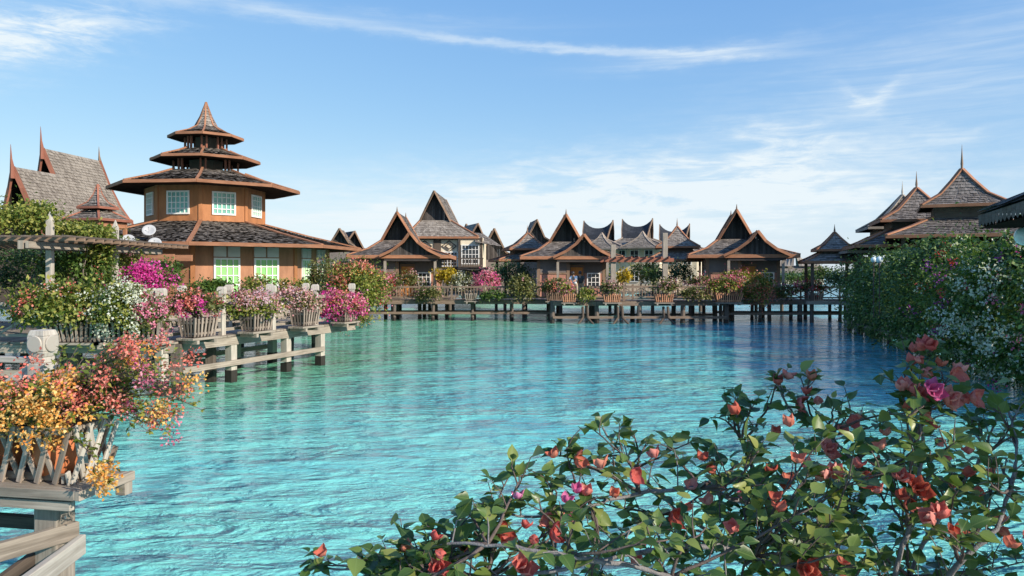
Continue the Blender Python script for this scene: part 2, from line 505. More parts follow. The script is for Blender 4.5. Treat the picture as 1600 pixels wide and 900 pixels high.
class MB:
    def __init__(s):
        s.v, s.f, s.uv, s.m = [], [], [], []

    def add(s, vs, fs, mat=0, uvs=None):
        o = len(s.v)
        s.v += [tuple(p) for p in vs]
        for i, f in enumerate(fs):
            s.f.append(tuple(j + o for j in f))
            s.uv.append(uvs[i] if uvs else [(0.0, 0.0)] * len(f))
            s.m.append(mat)

    def quad(s, a, b, c, d, mat=0):
        L, W = (V(b) - V(a)).length, (V(d) - V(a)).length
        s.add([a, b, c, d], [(0, 1, 2, 3)], mat, [[(0, 0), (L, 0), (L, W), (0, W)]])

    def poly(s, pts, mat=0):
        s.add(pts, [tuple(range(len(pts)))], mat, [[(p[0], p[2]) for p in pts]])

    def beam(s, p, q, w, h, mat=0, up=(0, 0, 1), w2=None, h2=None):
        p, q = V(p), V(q)
        d = (q - p)
        L = d.length
        if L < 1e-6:
            return
        d /= L
        up = V(up)
        if abs(d.dot(up)) > 0.99:
            up = V((0, 1, 0))
        sx = d.cross(up).normalized()
        sz = sx.cross(d).normalized()
        w2 = w if w2 is None else w2
        h2 = h if h2 is None else h2
        vs = []
        for c, ww, hh in ((p, w, h), (q, w2, h2)):
            for a, b in ((-1, -1), (1, -1), (1, 1), (-1, 1)):
                vs.append(c + sx * (a * ww / 2) + sz * (b * hh / 2))
        fs = [(0, 1, 5, 4), (1, 2, 6, 5), (2, 3, 7, 6), (3, 0, 4, 7), (3, 2, 1, 0), (4, 5, 6, 7)]
        uv = []
        for i in range(4):
            e = w if i % 2 == 0 else h
            o = i * 0.31
            uv.append([(0, o), (0, o + e), (L, o + e), (L, o)])
        uv += [[(0, 0), (0, w), (h * .2, w), (h * .2, 0)]] * 2
        s.add(vs, fs, mat, uv)

    def box(s, c, size, rz=0.0, mat=0):
        c = V(c)
        sx, sy, sz = size
        if sz >= sx and sz >= sy:
            d, w, h, up = V((0, 0, sz / 2)), sx, sy, V((math.sin(-rz), math.cos(rz), 0))
        elif sx >= sy:
            d, w, h, up = V((math.cos(rz), math.sin(rz), 0)) * sx / 2, sy, sz, V((0, 0, 1))
        else:
            d, w, h, up = V((-math.sin(rz), math.cos(rz), 0)) * sy / 2, sx, sz, V((0, 0, 1))
        s.beam(c - d, c + d, w, h, mat, up)

    def tube(s, pts, rad, n=6, mat=0, cap=True):
        pts = [V(p) for p in pts]
        if not hasattr(rad, '__len__'):
            rad = [rad] * len(pts)
        vs, fs, uvs = [], [], []
        side = None
        acc = 0.0
        lens = []
        for i, p in enumerate(pts):
            d = (pts[min(i + 1, len(pts) - 1)] - pts[max(i - 1, 0)])
            d = d.normalized() if d.length > 1e-9 else V((0, 0, 1))
            if side is None:
                side = d.cross(V((0, 0, 1)) if abs(d.z) < 0.9 else V((1, 0, 0))).normalized()
            side = (side - d * side.dot(d)).normalized()
            up = d.cross(side)
            if i:
                acc += (p - pts[i - 1]).length
            lens.append(acc)
            for k in range(n):
                a = 2 * math.pi * k / n
                vs.append(p + (side * math.cos(a) + up * math.sin(a)) * rad[i])
        for i in range(len(pts) - 1):
            for k in range(n):
                k2 = (k + 1) % n
                fs.append((i * n + k, i * n + k2, (i + 1) * n + k2, (i + 1) * n + k))
                w = 2 * math.pi * rad[i] / n
                uvs.append([(lens[i], k * w), (lens[i], k * w + w), (lens[i + 1], k * w + w), (lens[i + 1], k * w)])
        if cap:
            fs.append(tuple(range(n - 1, -1, -1)))
            uvs.append([(0, 0)] * n)
            fs.append(tuple((len(pts) - 1) * n + k for k in range(n)))
            uvs.append([(0, 0)] * n)
        s.add(vs, fs, mat, uvs)

    def lathe(s, prof, n=16, c=(0, 0, 0), mat=0):
        c = V(c)
        vs, fs = [], []
        for r, z in prof:
            for k in range(n):
                a = 2 * math.pi * k / n
                vs.append(c + V((r * math.cos(a), r * math.sin(a), z)))
        for i in range(len(prof) - 1):
            for k in range(n):
                k2 = (k + 1) % n
                fs.append((i * n + k, i * n + k2, (i + 1) * n + k2, (i + 1) * n + k))
        s.add(vs, fs, mat)

    def shingles(s, e0, e1, t0, t1, row=0.25, w=0.22, mat=0, base=1, lift=0.035):
        e0, e1, t0, t1 = V(e0), V(e1), V(t0), V(t1)
        s.add([e0, e1, t1, t0], [(0, 1, 2, 3)], base)
        n = (e1 - e0).cross((t0 + t1 - e0 - e1)).normalized()
        L = ((t0 + t1) - (e0 + e1)).length / 2
        nr = max(1, round(L / row))
        for r in range(nr):
            v0, v1 = r / nr, min(1.0, (r + 1.2) / nr)
            a0, b0 = e0.lerp(t0, v0), e1.lerp(t1, v0)
            a1, b1 = e0.lerp(t0, v1), e1.lerp(t1, v1)
            wid = (b0 - a0).length
            nw = max(1, round(wid / w))
            x = 0.0
            cuts = [0.0]
            for q in range(nw):
                x += 1 + rnd.uniform(-0.25, 0.25)
                cuts.append(x)
            cuts = [q / x for q in cuts]
            for q in range(nw):
                u0, u1 = cuts[q], cuts[q + 1] - 0.03 / nw
                j = rnd.uniform(-0.16, 0.10) / nr if r or True else 0
                lf = lift * rnd.uniform(0.7, 1.5)
                dn = (a1 - a0) * (j / max(1e-6, v1 - v0))
                p0 = a0.lerp(b0, u0) + dn + n * lf
                p1 = a0.lerp(b0, u1) + dn + n * lf
                p2 = a1.lerp(b1, u1) + n * 0.006
                p3 = a1.lerp(b1, u0) + n * 0.006
                s.add([p0, p1, p2, p3], [(0, 1, 2, 3)], mat)

    def build(s, name, mats, parent=None, smooth=False, bevel=0.0):
        me = bpy.data.meshes.new(name)
        me.from_pydata(s.v, [], s.f)
        for mm in ([mats] if isinstance(mats, str) else mats):
            me.materials.append(MATS[mm])
        me.polygons.foreach_set('material_index', s.m)
        ul = me.uv_layers.new(name='UVMap')
        flat = [c for f in s.uv for p in f for c in p]
        ul.data.foreach_set('uv', flat)
        if smooth:
            me.polygons.foreach_set('use_smooth', [True] * len(me.polygons))
        me.update()
        o = bpy.data.objects.new(name, me)
        COL.objects.link(o)
        if parent is not None:
            o.parent = parent
        if bevel:
            b = o.modifiers.new('bevel', 'BEVEL')
            b.width = bevel
            b.segments = 2
            b.limit_method = 'ANGLE'
        return o


def mesh_np(name, verts, faces, mats, parent=None, mi=None, smooth=False, uv=None):
    me = bpy.data.meshes.new(name)
    nv, (nf, k) = len(verts), faces.shape
    me.vertices.add(nv)
    me.vertices.foreach_set('co', verts.astype(np.float32).ravel())
    me.loops.add(nf * k)
    me.loops.foreach_set('vertex_index', faces.astype(np.int32).ravel())
    me.polygons.add(nf)
    me.polygons.foreach_set('loop_start', np.arange(0, nf * k, k, dtype=np.int32))
    me.polygons.foreach_set('loop_total', np.full(nf, k, dtype=np.int32))
    for mm in ([mats] if isinstance(mats, str) else mats):
        me.materials.append(MATS[mm])
    if mi is not None:
        me.polygons.foreach_set('material_index', mi.astype(np.int32))
    if smooth:
        me.polygons.foreach_set('use_smooth', np.ones(nf, dtype=bool))
    if uv is not None:
        ul = me.uv_layers.new(name='UVMap')
        ul.data.foreach_set('uv', uv.astype(np.float32).ravel())
    me.update(calc_edges=True)
    me.validate()
    o = bpy.data.objects.new(name, me)
    COL.objects.link(o)
    if parent is not None:
        o.parent = parent
    return o


def unit(a):
    return a / np.maximum(1e-9, np.linalg.norm(a, axis=-1, keepdims=True))


def leaf_cards(Pn, Dn, Nn, L, W):
    """folded four-cornered leaves"""
    S = unit(np.cross(Nn, Dn))
    Nn = unit(np.cross(Dn, S))
    L, W = L[:, None], W[:, None]
    v = np.empty((len(Pn), 4, 3))
    v[:, 0] = Pn
    v[:, 1] = Pn + Dn * L * .42 + S * W * .5 + Nn * W * .16
    v[:, 2] = Pn + Dn * L - Nn * L * .12
    v[:, 3] = Pn + Dn * L * .42 - S * W * .5 + Nn * W * .16
    f = np.arange(len(Pn) * 4).reshape(-1, 4)
    return v.reshape(-1, 3), f


def plant(name, label, cat, base, off, rad, n, ls, fol, blooms=(), group=None, clumps=26, seed=1, tight=0.22, low=-0.4, stems=7, droop=0.25, bark='bark'):
    """a bush: stems, clumps of folded leaves with gaps between them, clusters of bracts at the outside"""
    g = np.random.default_rng(seed)
    root = thing(name, label, cat, base, 0, group)
    off, rad = np.array(off, float), np.array(rad, float)
    d = unit(g.normal(size=(clumps * 4, 3)))
    d = d[d[:, 2] > low][:clumps]
    cl = off + d * rad * (0.35 + 0.6 * g.random((len(d), 1)) ** 0.6)
    wts = 0.4 + g.random(len(cl))
    idx = g.choice(len(cl), n, p=wts / wts.sum())
    pos = cl[idx] + g.normal(size=(n, 3)) * rad * tight * (0.6 + 0.8 * g.random((len(cl), 1)))[idx]
    out = unit((pos - off) / rad)
    D = unit(out * .7 + g.normal(size=(n, 3)) * .8 + np.array([0, 0, -droop]))
    N = unit(out * .5 + np.array([0, 0, .8]) + g.normal(size=(n, 3)) * .5)
    L = ls * (0.55 + 0.75 * g.random(n))
    v, f = leaf_cards(pos, D, N, L, L * .62)
    mesh_np('foliage', v, f, fol, root)
    vs, mi, mats = [], [], []
    for (mat, nc, per, size, cs, *bias) in blooms:
        per, size, cs = int(per * 1.7), size * .72, cs * .9
        b = np.array(bias[0]) if bias else np.array([0, -.4, .35])
        dd = unit(g.normal(size=(nc, 3)) + b * 1.2)
        cc = off + dd * rad * (0.88 + 0.3 * g.random((nc, 1)))
        m = nc * per
        ii = np.repeat(np.arange(nc), per)
        sc = (0.5 + g.random(nc))[ii][:, None]
        pp = cc[ii] + g.normal(size=(m, 3)) * cs * sc
        o2 = unit(pp - cc[ii] + 1e-6)
        DD = unit(o2 * .8 + g.normal(size=(m, 3)) * .7 + np.array([0, 0, .2]))
        NN = unit(dd[ii] + g.normal(size=(m, 3)) * .6)
        LL = size * (0.6 + 0.7 * g.random(m))
        a, _ = leaf_cards(pp, DD, NN, LL, LL * .85)
        vs.append(a)
        if mat not in mats:
            mats.append(mat)
        mi.append(np.full(m, mats.index(mat)))
    if vs:
        vv = np.concatenate(vs)
        mesh_np('blossoms', vv, np.arange(len(vv)).reshape(-1, 4), mats, root, np.concatenate(mi))
    if stems:
        mb = MB()
        for q in range(stems):
            c = V(cl[g.integers(len(cl))])
            a = V((g.normal() * .05, g.normal() * .05, 0))
            midp = a.lerp(c, .5) + V((g.normal() * .08, g.normal() * .08, .1))
            mb.tube([a, midp, c], [.022, .016, .006], 5)
        mb.build('stems', bark, root, True)
    return root

# ------------------------------------------------------------------ water
mb = MB()
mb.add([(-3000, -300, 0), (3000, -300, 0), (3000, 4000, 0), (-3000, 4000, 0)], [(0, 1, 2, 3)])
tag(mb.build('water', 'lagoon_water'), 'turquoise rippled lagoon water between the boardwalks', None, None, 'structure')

# ------------------------------------------------------------------ building helpers


def ring(c, n, r, z, phi0):
    """corners of a regular roof ring; angles from -Y towards +X"""
    return [V((c[0] + r * math.sin(phi0 + 2 * math.pi * k / n), c[1] - r * math.cos(phi0 + 2 * math.pi * k / n), z)) for k in range(n)]


def ring_roof(parent, c, n, phi0, stations, mat='shingle_grey', trim='orange_trim', row=.25, w=.22, tw=.16, th=.07, fascia=.2, soffit=None, hips=True, name='roof'):
    mb = MB()
    rs = [ring(c, n, r, z, phi0) for r, z in stations]
    for i in range(len(rs) - 1):
        for k in range(n):
            k2 = (k + 1) % n
            mb.shingles(rs[i][k], rs[i][k2], rs[i + 1][k], rs[i + 1][k2], row, w)
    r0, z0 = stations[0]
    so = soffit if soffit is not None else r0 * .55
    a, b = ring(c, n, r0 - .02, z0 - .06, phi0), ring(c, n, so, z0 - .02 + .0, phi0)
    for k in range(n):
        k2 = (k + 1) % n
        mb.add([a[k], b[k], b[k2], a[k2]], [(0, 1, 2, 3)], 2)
    roof = mb.build(name, [mat, 'roof_felt', 'roof_under'], parent)
    t = MB()
    if hips:
        for k in range(n):
            for i in range(len(rs) - 1):
                p, q = rs[i][k], rs[i + 1][k]
                o = V((0, 0, .05))
                t.beam(p + o, q + o, tw, th)
    if fascia:
        f = ring(c, n, r0 + .025, z0 - fascia / 2 + .05, phi0)
        for k in range(n):
            t.beam(f[k], f[(k + 1) % n], .05, fascia)
    t.build('roof_trim', trim, roof)
    return roof


def spire(parent, c, z, h, r, mat='brown_wood', name='finial', n=8):
    mb = MB()
    prof = [(r, z), (r * 1.25, z + h * .06), (r * .7, z + h * .14), (r * .95, z + h * .26), (r * .6, z + h * .4), (r * .3, z + h * .72), (.006, z + h)]
    mb.lathe(prof, n, (c[0], c[1], 0))
    return mb.build(name, mat, parent, True)


def window(parent, c, right, w, h, nx, ny, frame='white_paint', pane='dark_glass', out=None, fw=.07, mw=.035, depth=.06):
    """frame with muntins set on a wall; the pane is a sub-part"""
    c, right = V(c), V(right).normalized()
    up = V((0, 0, 1))
    out = V(out) if out is not None else right.cross(up)
    mb = MB()
    o = out * (depth / 2)

    def bar(x0, z0, x1, z1, t, d):
        mb.beam(c + right * x0 + up * z0 + o, c + right * x1 + up * z1 + o, *((t, d) if abs(x1 - x0) < 1e-6 else (d, t)), 0, out if abs(x1 - x0) < 1e-6 else up)
    bar(-w / 2, -h / 2, -w / 2, h / 2, fw, depth)
    bar(w / 2, -h / 2, w / 2, h / 2, fw, depth)
    bar(-w / 2 + fw / 2, h / 2 - fw / 2, w / 2 - fw / 2, h / 2 - fw / 2, fw, depth * .96)
    bar(-w / 2 + fw / 2, -h / 2 + fw / 2, w / 2 - fw / 2, -h / 2 + fw / 2, fw, depth * .96)
    for i in range(1, nx):
        x = -w / 2 + w * i / nx
        bar(x, -h / 2 + fw, x, h / 2 - fw, mw, depth * .7)
    for i in range(1, ny):
        z = -h / 2 + h * i / ny
        bar(-w / 2 + fw / 2, z, w / 2 - fw / 2, z, mw, depth * .62)
    f = mb.build('window', frame, parent)
    q = MB()
    pts = [c + out * .012 + right * a * (w / 2 - .01) + up * b * (h / 2 - .01) for a, b in ((-1, -1), (1, -1), (1, 1), (-1, 1))]
    q.quad(*pts)
    q.build('pane', pane, f)
    return f


def wall_panel(mb, a, b, z0, z1, t=.12, mat=0):
    """an upright slab from a to b"""
    a, b = V((a[0], a[1], 0)), V((b[0], b[1], 0))
    zc = (z0 + z1) / 2
    mb.beam(a + V((0, 0, zc)), b + V((0, 0, zc)), t, z1 - z0, mat)


def loft_gable(mb, tb, O, ax, stations, row=.25, w=.22, barge=.12, bh=.22, front=True, back=True, mat=0, base=1, under=2, sides=(1, 1), tb2=None):
    """two concave roof slopes: stations are (offset, z, y front, y back) from eave to ridge; ax turns the local frame"""
    ca, sa = math.cos(ax), math.sin(ax)

    def W(x, y, z):
        return V((O[0] + x * ca - y * sa, O[1] + x * sa + y * ca, O[2] + z))
    for s, k in zip((-1, 1), sides):
        for i in range(len(stations) - 1):
            o0, z0, f0, b0 = stations[i]
            o1, z1, f1, b1 = stations[i + 1]
            o0, o1 = o0 * k, o1 * k
            if s < 0:
                e0, e1, t0, t1 = W(-o0, b0, z0), W(-o0, f0, z0), W(-o1, b1, z1), W(-o1, f1, z1)
            else:
                e0, e1, t0, t1 = W(o0, f0, z0), W(o0, b0, z0), W(o1, f1, z1), W(o1, b1, z1)
            mb.shingles(e0, e1, t0, t1, row, w, mat, base)
            dn = V((0, 0, -.05))
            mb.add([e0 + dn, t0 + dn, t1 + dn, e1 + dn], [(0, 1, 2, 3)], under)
            if tb is not None:
                lift = V((0, 0, -.02))
                if front:
                    tb.beam(W(s * o0, f0 - .03, z0) + lift, W(s * o1, f1 - .03, z1) + lift, barge, bh)
                if back:
                    (tb2 or tb).beam(W(s * o0, b0 + .03, z0) + lift, W(s * o1, b1 + .03, z1) + lift, barge, bh)
    return W


def board_wall(mb, pts_bottom, top_fn, W, y, z0, x0, x1, step=.14, mat=0):
    """upright boards under a gable"""
    x = x0
    i = 0
    while x < x1 - 1e-6:
        xe = min(x1, x + step * .94)
        zt = min(top_fn(x), top_fn(xe))
        zm = max(top_fn(x), top_fn(xe))
        if zm > z0 + .03:
            zl, zr = max(z0 + .01, top_fn(x)), max(z0 + .01, top_fn(xe))
            d = .012 * (i % 2)
            a, b, c, e = W(x, y - d, z0), W(xe, y - d, z0), W(xe, y - d, zr), W(x, y - d, zl)
            o = len(mb.v)
            L = (zl - z0)
            mb.add([a, b, c, e], [(0, 1, 2, 3)], mat, [[(0, 0), (0, step), (zr - z0, step), (L, 0)]])
        x += step
        i += 1


def interp(pairs):
    def f(x):
        x = abs(x)
        for (a, za), (b, zb) in zip(pairs, pairs[1:]):
            if b <= x <= a:
                return za + (zb - za) * (a - x) / max(1e-9, a - b)
        return pairs[0][1] if x > pairs[0][0] else pairs[-1][1]
    return f


# ------------------------------------------------------------------ boardwalks, railings, planters


def boardwalk(label, p, q, width, z=1.2, piles=None, rail=.5, plank=.14, mat='weathered_wood', pile='pile_wood', brace=True, group='boardwalks on piles', wet=True, pr=.10, square=False):
    p, q = V((*p, 0)), V((*q, 0))
    d = (q - p)
    L = d.length
    d.normalize()
    nrm = V((-d.y, d.x, 0))
    root = thing('boardwalk', label, 'boardwalk', p, 0, group)
    mb = MB()
    s = 0.0
    while s < L:
        c = d * (s + plank / 2)
        zz = z - .02 + rnd.uniform(-.004, .004)
        e = rnd.uniform(-.03, .03)
        mb.beam(c - nrm * (width / 2 + e) + V((0, 0, zz)) + nrm * width / 2, c + nrm * (width / 2 + .02) + V((0, 0, zz)) + nrm * width / 2, plank * .93, .04)
        s += plank
    mb.build('deck', mat, root)
    for side, nm in ((.04, 'edge_beam'), (width - .04, 'edge_beam')):
        b = MB()
        b.beam(nrm * side + V((0, 0, z - .15)), nrm * side + d * L + V((0, 0, z - .15)), .09, .2)
        b.build(nm, mat, root)
    if piles is None:
        n = max(2, round(L / 2.4) + 1)
        piles = [L * i / (n - 1) for i in range(n)]
    for s in piles:
        for side in (.12, width - .12):
            m = MB()
            c = d * s + nrm * side
            if square:
                m.beam(c + V((0, 0, .28)), c + V((0, 0, z - .05)), pr * 2, pr * 2, 0, d)
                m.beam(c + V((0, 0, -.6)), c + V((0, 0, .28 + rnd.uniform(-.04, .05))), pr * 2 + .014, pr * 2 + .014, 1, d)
            else:
                jx = V((rnd.uniform(-.04, .04), rnd.uniform(-.04, .04), 0))
                m.tube([c + jx + V((0, 0, -.6)), c + jx + V((0, 0, .2))], pr * 1.05, 8, 1)
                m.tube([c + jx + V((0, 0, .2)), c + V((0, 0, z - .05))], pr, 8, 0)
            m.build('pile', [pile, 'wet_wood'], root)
    if rail:
        for side in (.12 - pr - .04, width - .12 + pr + .04):
            m = MB()
            m.beam(nrm * side + V((0, 0, rail)) + d * piles[0], nrm * side + d * piles[-1] + V((0, 0, rail)), .07, .13)
            m.build('cross_rail', mat, root)
    return root


def post_top(m, c, z, w, mat=0):
    """square post head with cut corners and round faces"""
    h = w * 1.15
    m.beam(c + V((0, 0, z)), c + V((0, 0, z + .05)), w * .72, w * .72, mat, (0, 1, 0))
    m.beam(c + V((0, 0, z + .05)), c + V((0, 0, z + .05 + h * .22)), w * .72, w * .72, mat, (0, 1, 0), w, w)
    m.beam(c + V((0, 0, z + .05 + h * .22)), c + V((0, 0, z + .05 + h * .78)), w, w, mat, (0, 1, 0))
    m.beam(c + V((0, 0, z + .05 + h * .78)), c + V((0, 0, z + .05 + h)), w, w, mat, (0, 1, 0), w * .72, w * .72)


def railing(label, p, q, z=1.2, h=.85, bays=None, style='baluster', mat='weathered_wood', post=.11, tops=False, group='railings of the boardwalks', post_h=None, topmat=None):
    p, q = V((*p, 0)), V((*q, 0))
    L = (q - p).length
    d = (q - p) / L
    root = thing('railing', label, 'railing', p + V((0, 0, z)), 0, group)
    bays = bays or max(1, round(L / 2.2))
    ph = post_h or h + .12
    for i in range(bays + 1):
        m = MB()
        c = d * (L * i / bays)
        m.beam(c, c + V((0, 0, ph)), post, post, 0, d)
        if tops:
            post_top(m, c, ph, post * 1.45, 0)
        m.build('post', topmat or mat, root)
    for zz, t in ((h, .09), (.14, .07)):
        m = MB()
        m.beam(d * .0 + V((0, 0, zz)), d * L + V((0, 0, zz)), .06, t)
        m.build('top_rail' if zz > .5 else 'bottom_rail', mat, root)
    bl = L / bays
    for i in range(bays):
        m = MB()
        a = d * (bl * i + post / 2)
        b = d * (bl * (i + 1) - post / 2)
        if style == 'baluster':
            n = max(3, int(bl / .17))
            for k in range(1, n):
                c = a.lerp(b, k / n)
                m.beam(c + V((0, 0, .15)), c + V((0, 0, h)), .035, .035, 0, d)
        elif style == 'cross':
            k = 2
            for j in range(k):
                u, v_ = a.lerp(b, j / k), a.lerp(b, (j + 1) / k)
                m.beam(u + V((0, 0, .18)), v_ + V((0, 0, h - .04)), .035, .05)
                m.beam(u + V((0, 0, h - .04)) + V((0, .036, 0)), v_ + V((0, .036, .18)), .035, .05)
                m.beam(v_ + V((0, -.03, .15)), v_ + V((0, -.03, h)), .03, .04, 0, d)
        elif style == 'rails':
            m.beam(a + V((0, 0, h * .45)), b + V((0, 0, h * .45)), .04, .09)
        m.build('infill_panel', mat, root)
    return root


def planter(label, loc, rz, L, Wd, H, mat='basket_slat', flare=.14, slat=.05, gap=.05, group='slatted flower boxes', platform=True, lean=0.0):
    root = thing('planter_box', label, 'planter', loc, rz, group)
    if platform:
        m = MB()
        for k in range(3):
            y = (-.5 + (k + .5) / 3) * (Wd + .1)
            m.beam((-L / 2 - .1, y, -.05), (L / 2 + .1, y, -.05), (Wd + .1) / 3 - .02, .05)
        for x in (-L / 2 + .05, L / 2 - .05):
            m.beam((x, -Wd / 2 - .05, -.12), (x, Wd / 2 + .05, -.12), .08, .085)
        m.build('platform', 'weathered_wood', root)
    m = MB()
    for s in (-1, 1):
        n = int(L / (slat + gap))
        for k in range(n + 1):
            u = -L / 2 + L * k / n
            j = lean * .08 + rnd.uniform(-.012, .012)
            m.beam((u * .94, s * Wd / 2 * .9, 0), (u * (1 + flare) + j, s * (Wd / 2 + .05 * flare / .12), H + rnd.uniform(-.015, .03)), slat, .02, 0, (0, 1, 0))
        n = max(2, int(Wd / (slat + gap)))
        for k in range(n + 1):
            u = -Wd / 2 + Wd * k / n
            m.beam((s * L / 2 * .94, u * .9, 0), (s * L / 2 * (1 + flare), u, H + rnd.uniform(-.015, .03)), slat, .02, 0, (1, 0, 0))
    m.build('slats', mat, root)
    m = MB()
    for zz, f in ((.07, .95), (H - .1, 1 + flare * .8)):
        x, y = L / 2 * f - .015, Wd / 2 * (.9 + (f - .95) * .5) - .015
        for a, b in (((-x, -y), (x, -y)), ((x, -y), (x, y)), ((x, y), (-x, y)), ((-x, y), (-x, -y))):
            m.beam((*a, zz), (*b, zz), .03, .05)
    m.build('inner_band', mat, root)
    m = MB()
    m.box((0, 0, H * .45), (L * .9, Wd * .78, H * .8), 0)
    m.build('soil', 'soil', root)
    return root


# ------------------------------------------------------------------ octagonal tower building
PC = P(322, HOR, 37.0)
PC = (PC.x, PC.y)
ph0 = R(16.7)
KR = .935
tower = thing('pagoda_building', 'orange octagonal building with three stacked roofs and a pointed spire', 'pagoda', (0, 0, 0))
# walls: eight faces each
lw = ring(PC, 8, 6.1 * KR, 0, ph0)
uw = ring(PC, 8, 2.82 * KR, 0, ph0)
m = MB()
for k in range(8):
    wall_panel(m, lw[k], lw[(k + 1) % 8], 1.2, 3.95)
    # corner boards
    m.beam(lw[k] + V((0, 0, 1.2)), lw[k] + V((0, 0, 3.93)), .18, .18, 1, (math.sin(ph0 + k * math.pi / 4), -math.cos(ph0 + k * math.pi / 4), 0))
m.build('lower_wall', ['pagoda_lower_wall', 'pagoda_wall'], tower)
m = MB()
for k in range(8):
    wall_panel(m, uw[k], uw[(k + 1) % 8], 4.6, 7.0)
    m.beam(uw[k] + V((0, 0, 4.6)), uw[k] + V((0, 0, 6.9)), .16, .16, 1, (math.sin(ph0 + k * math.pi / 4), -math.cos(ph0 + k * math.pi / 4), 0))
m.build('upper_wall', ['pagoda_wall', 'pagoda_wall'], tower)
ring_roof(tower, PC, 8, ph0, [(7.85 * KR, 3.92), (5.2 * KR, 4.48), (2.78 * KR, 5.08)], 'shingle_grey', row=.17, w=.13, tw=.16, th=.06, fascia=.15, soffit=5.9 * KR, name='lower_roof')
ring_roof(tower, PC, 8, ph0, [(4.62 * KR, 6.72), (2.9 * KR, 7.18), (1.9 * KR, 7.52)], 'shingle_grey', row=.16, w=.12, tw=.10, fascia=.14, soffit=2.7 * KR, name='main_roof')
ring_roof(tower, PC, 8, ph0, [(2.62 * KR, 8.1), (1.6 * KR, 8.42), (1.15 * KR, 8.6)], 'shingle_grey', row=.15, w=.11, tw=.08, fascia=.12, soffit=.8, name='second_roof')
ring_roof(tower, PC, 8, ph0, [(1.8 * KR, 9.22), (1.05 * KR, 9.46), (.55 * KR, 9.72), (.27, 10.2), (.02, 10.9)], 'shingle_grey', row=.14, w=.1, tw=.07, th=.04, fascia=.12, soffit=.5, name='spire_roof')
for r, z0, z1 in ((1.55, 7.4, 8.15), (1.0, 8.45, 9.28)):
    for k, c in enumerate(ring(PC, 8, r * KR, 0, ph0)):
        t = V((-c.y + PC[1], c.x - PC[0], 0)).normalized()
        for s in (-.11, .11):
            m = MB()
            m.beam(c + t * s + V((0, 0, z0)), c + t * s + V((0, 0, z1)), .075, .075, 0, t)
            m.build('lantern_post', 'red_trim', tower)
    m = MB()
    m.lathe([(r * .52, z0), (r * .52, z1)], 8, (*PC, 0))
    m.build('core', 'dark_wood', tower)


def face_frame(rg, k):
    a, b = rg[k], rg[(k + 1) % 8]
    rt = (b - a).normalized()
    out = V((rt.y, -rt.x, 0))
    return a, b, rt, out


# ground floor windows with louvres above; pane colours as in the photo
for k, spots in ((0, (.31, .70)), (1, (.28, .72)), (7, (.5,)), (2, (.3, .7)), (6, (.5,))):
    a, b, rt, out = face_frame(lw, k)
    for u in spots:
        c = a.lerp(b, u) + out * .065
        window(tower, c + V((0, 0, 2.62)), rt, 1.02, 1.5, 4, 4, 'white_paint', 'green_glass', out, .08, .04)
        m = MB()
        for s in (-1, 1):
            cc = c + rt * (s * .29) + V((0, 0, 3.63))
            m.beam(cc - rt * .26 + out * .02, cc + rt * .26 + out * .02, .03, .42, 0)
            for j in range(6):
                zz = cc + V((0, 0, -.19 + j * .075)) + out * .045
                m.beam(zz - rt * .25, zz + rt * .25, .03, .05)
        m.build('louvre_vent', 'louvre_white', tower)
for k in range(8):
    a, b, rt, out = face_frame(uw, k)
    c = a.lerp(b, .5) + out * .065
    window(tower, c + V((0, 0, 5.9)), rt, 1.0, 1.06, 5, 4, 'white_paint', 'teal_glass', out, .07, .035)
# timber platform under it
m = MB()
pl = ring(PC, 8, 7.4 * KR, 1.17, ph0)
pb = ring(PC, 8, 7.4 * KR, .95, ph0)
m.poly(pl, 0)
for k in range(8):
    m.quad(pb[k], pb[(k + 1) % 8], pl[(k + 1) % 8], pl[k])
m.build('platform', 'weathered_wood', tower)
for k, c in enumerate(ring(PC, 16, 7.1 * KR, 0, ph0)):
    m = MB()
    m.tube([c + V((0, 0, -.5)), c + V((0, 0, .98))], .12, 8)
    m.build('pile', 'pile_wood', tower)

# satellite dishes on the lower roof
for i, (px, py, D, lab, s) in enumerate(((233, 361, 30.6, 'highest of the three grey satellite dishes by the pagoda roof', 1.0), (200, 377, 30.0, 'satellite dish farthest from the green windows, left of two other dishes', 1.05), (242, 381, 29.6, 'lowest satellite dish, nearest the front corner of the pagoda eave', .95))):
    c = P(px, py, D)
    t = thing('satellite_dish', lab, 'satellite dish', c, 0, 'satellite dishes on the pagoda roof')
    m = MB()
    prof = [(.001, 0), (.09, .008), (.17, .03), (.25, .065), (.262, .07), (.25, .08), (.17, .042), (.001, .012)]
    m.lathe([(r * s, z * s) for r, z in prof], 20)
    d = m.build('reflector', 'dish_grey', t, True)
    d.rotation_euler = (R(58), 0, R(18))
    m = MB()
    fwd = V((math.sin(R(18)) * .85, -math.cos(R(18)) * .85, .53))
    m.tube([(0, 0, -.16), fwd * .24], .005, 5)
    m.tube([fwd * .22, fwd * .26], .014, 8)
    m.build('feed_arm', 'metal_grey', t)
    m = MB()
    foot = V((.02, .55, -.62))
    m.tube([(0, .06, -.02), (0, .25, -.15), foot], .022, 6)
    m.build('mast', 'metal_grey', t)

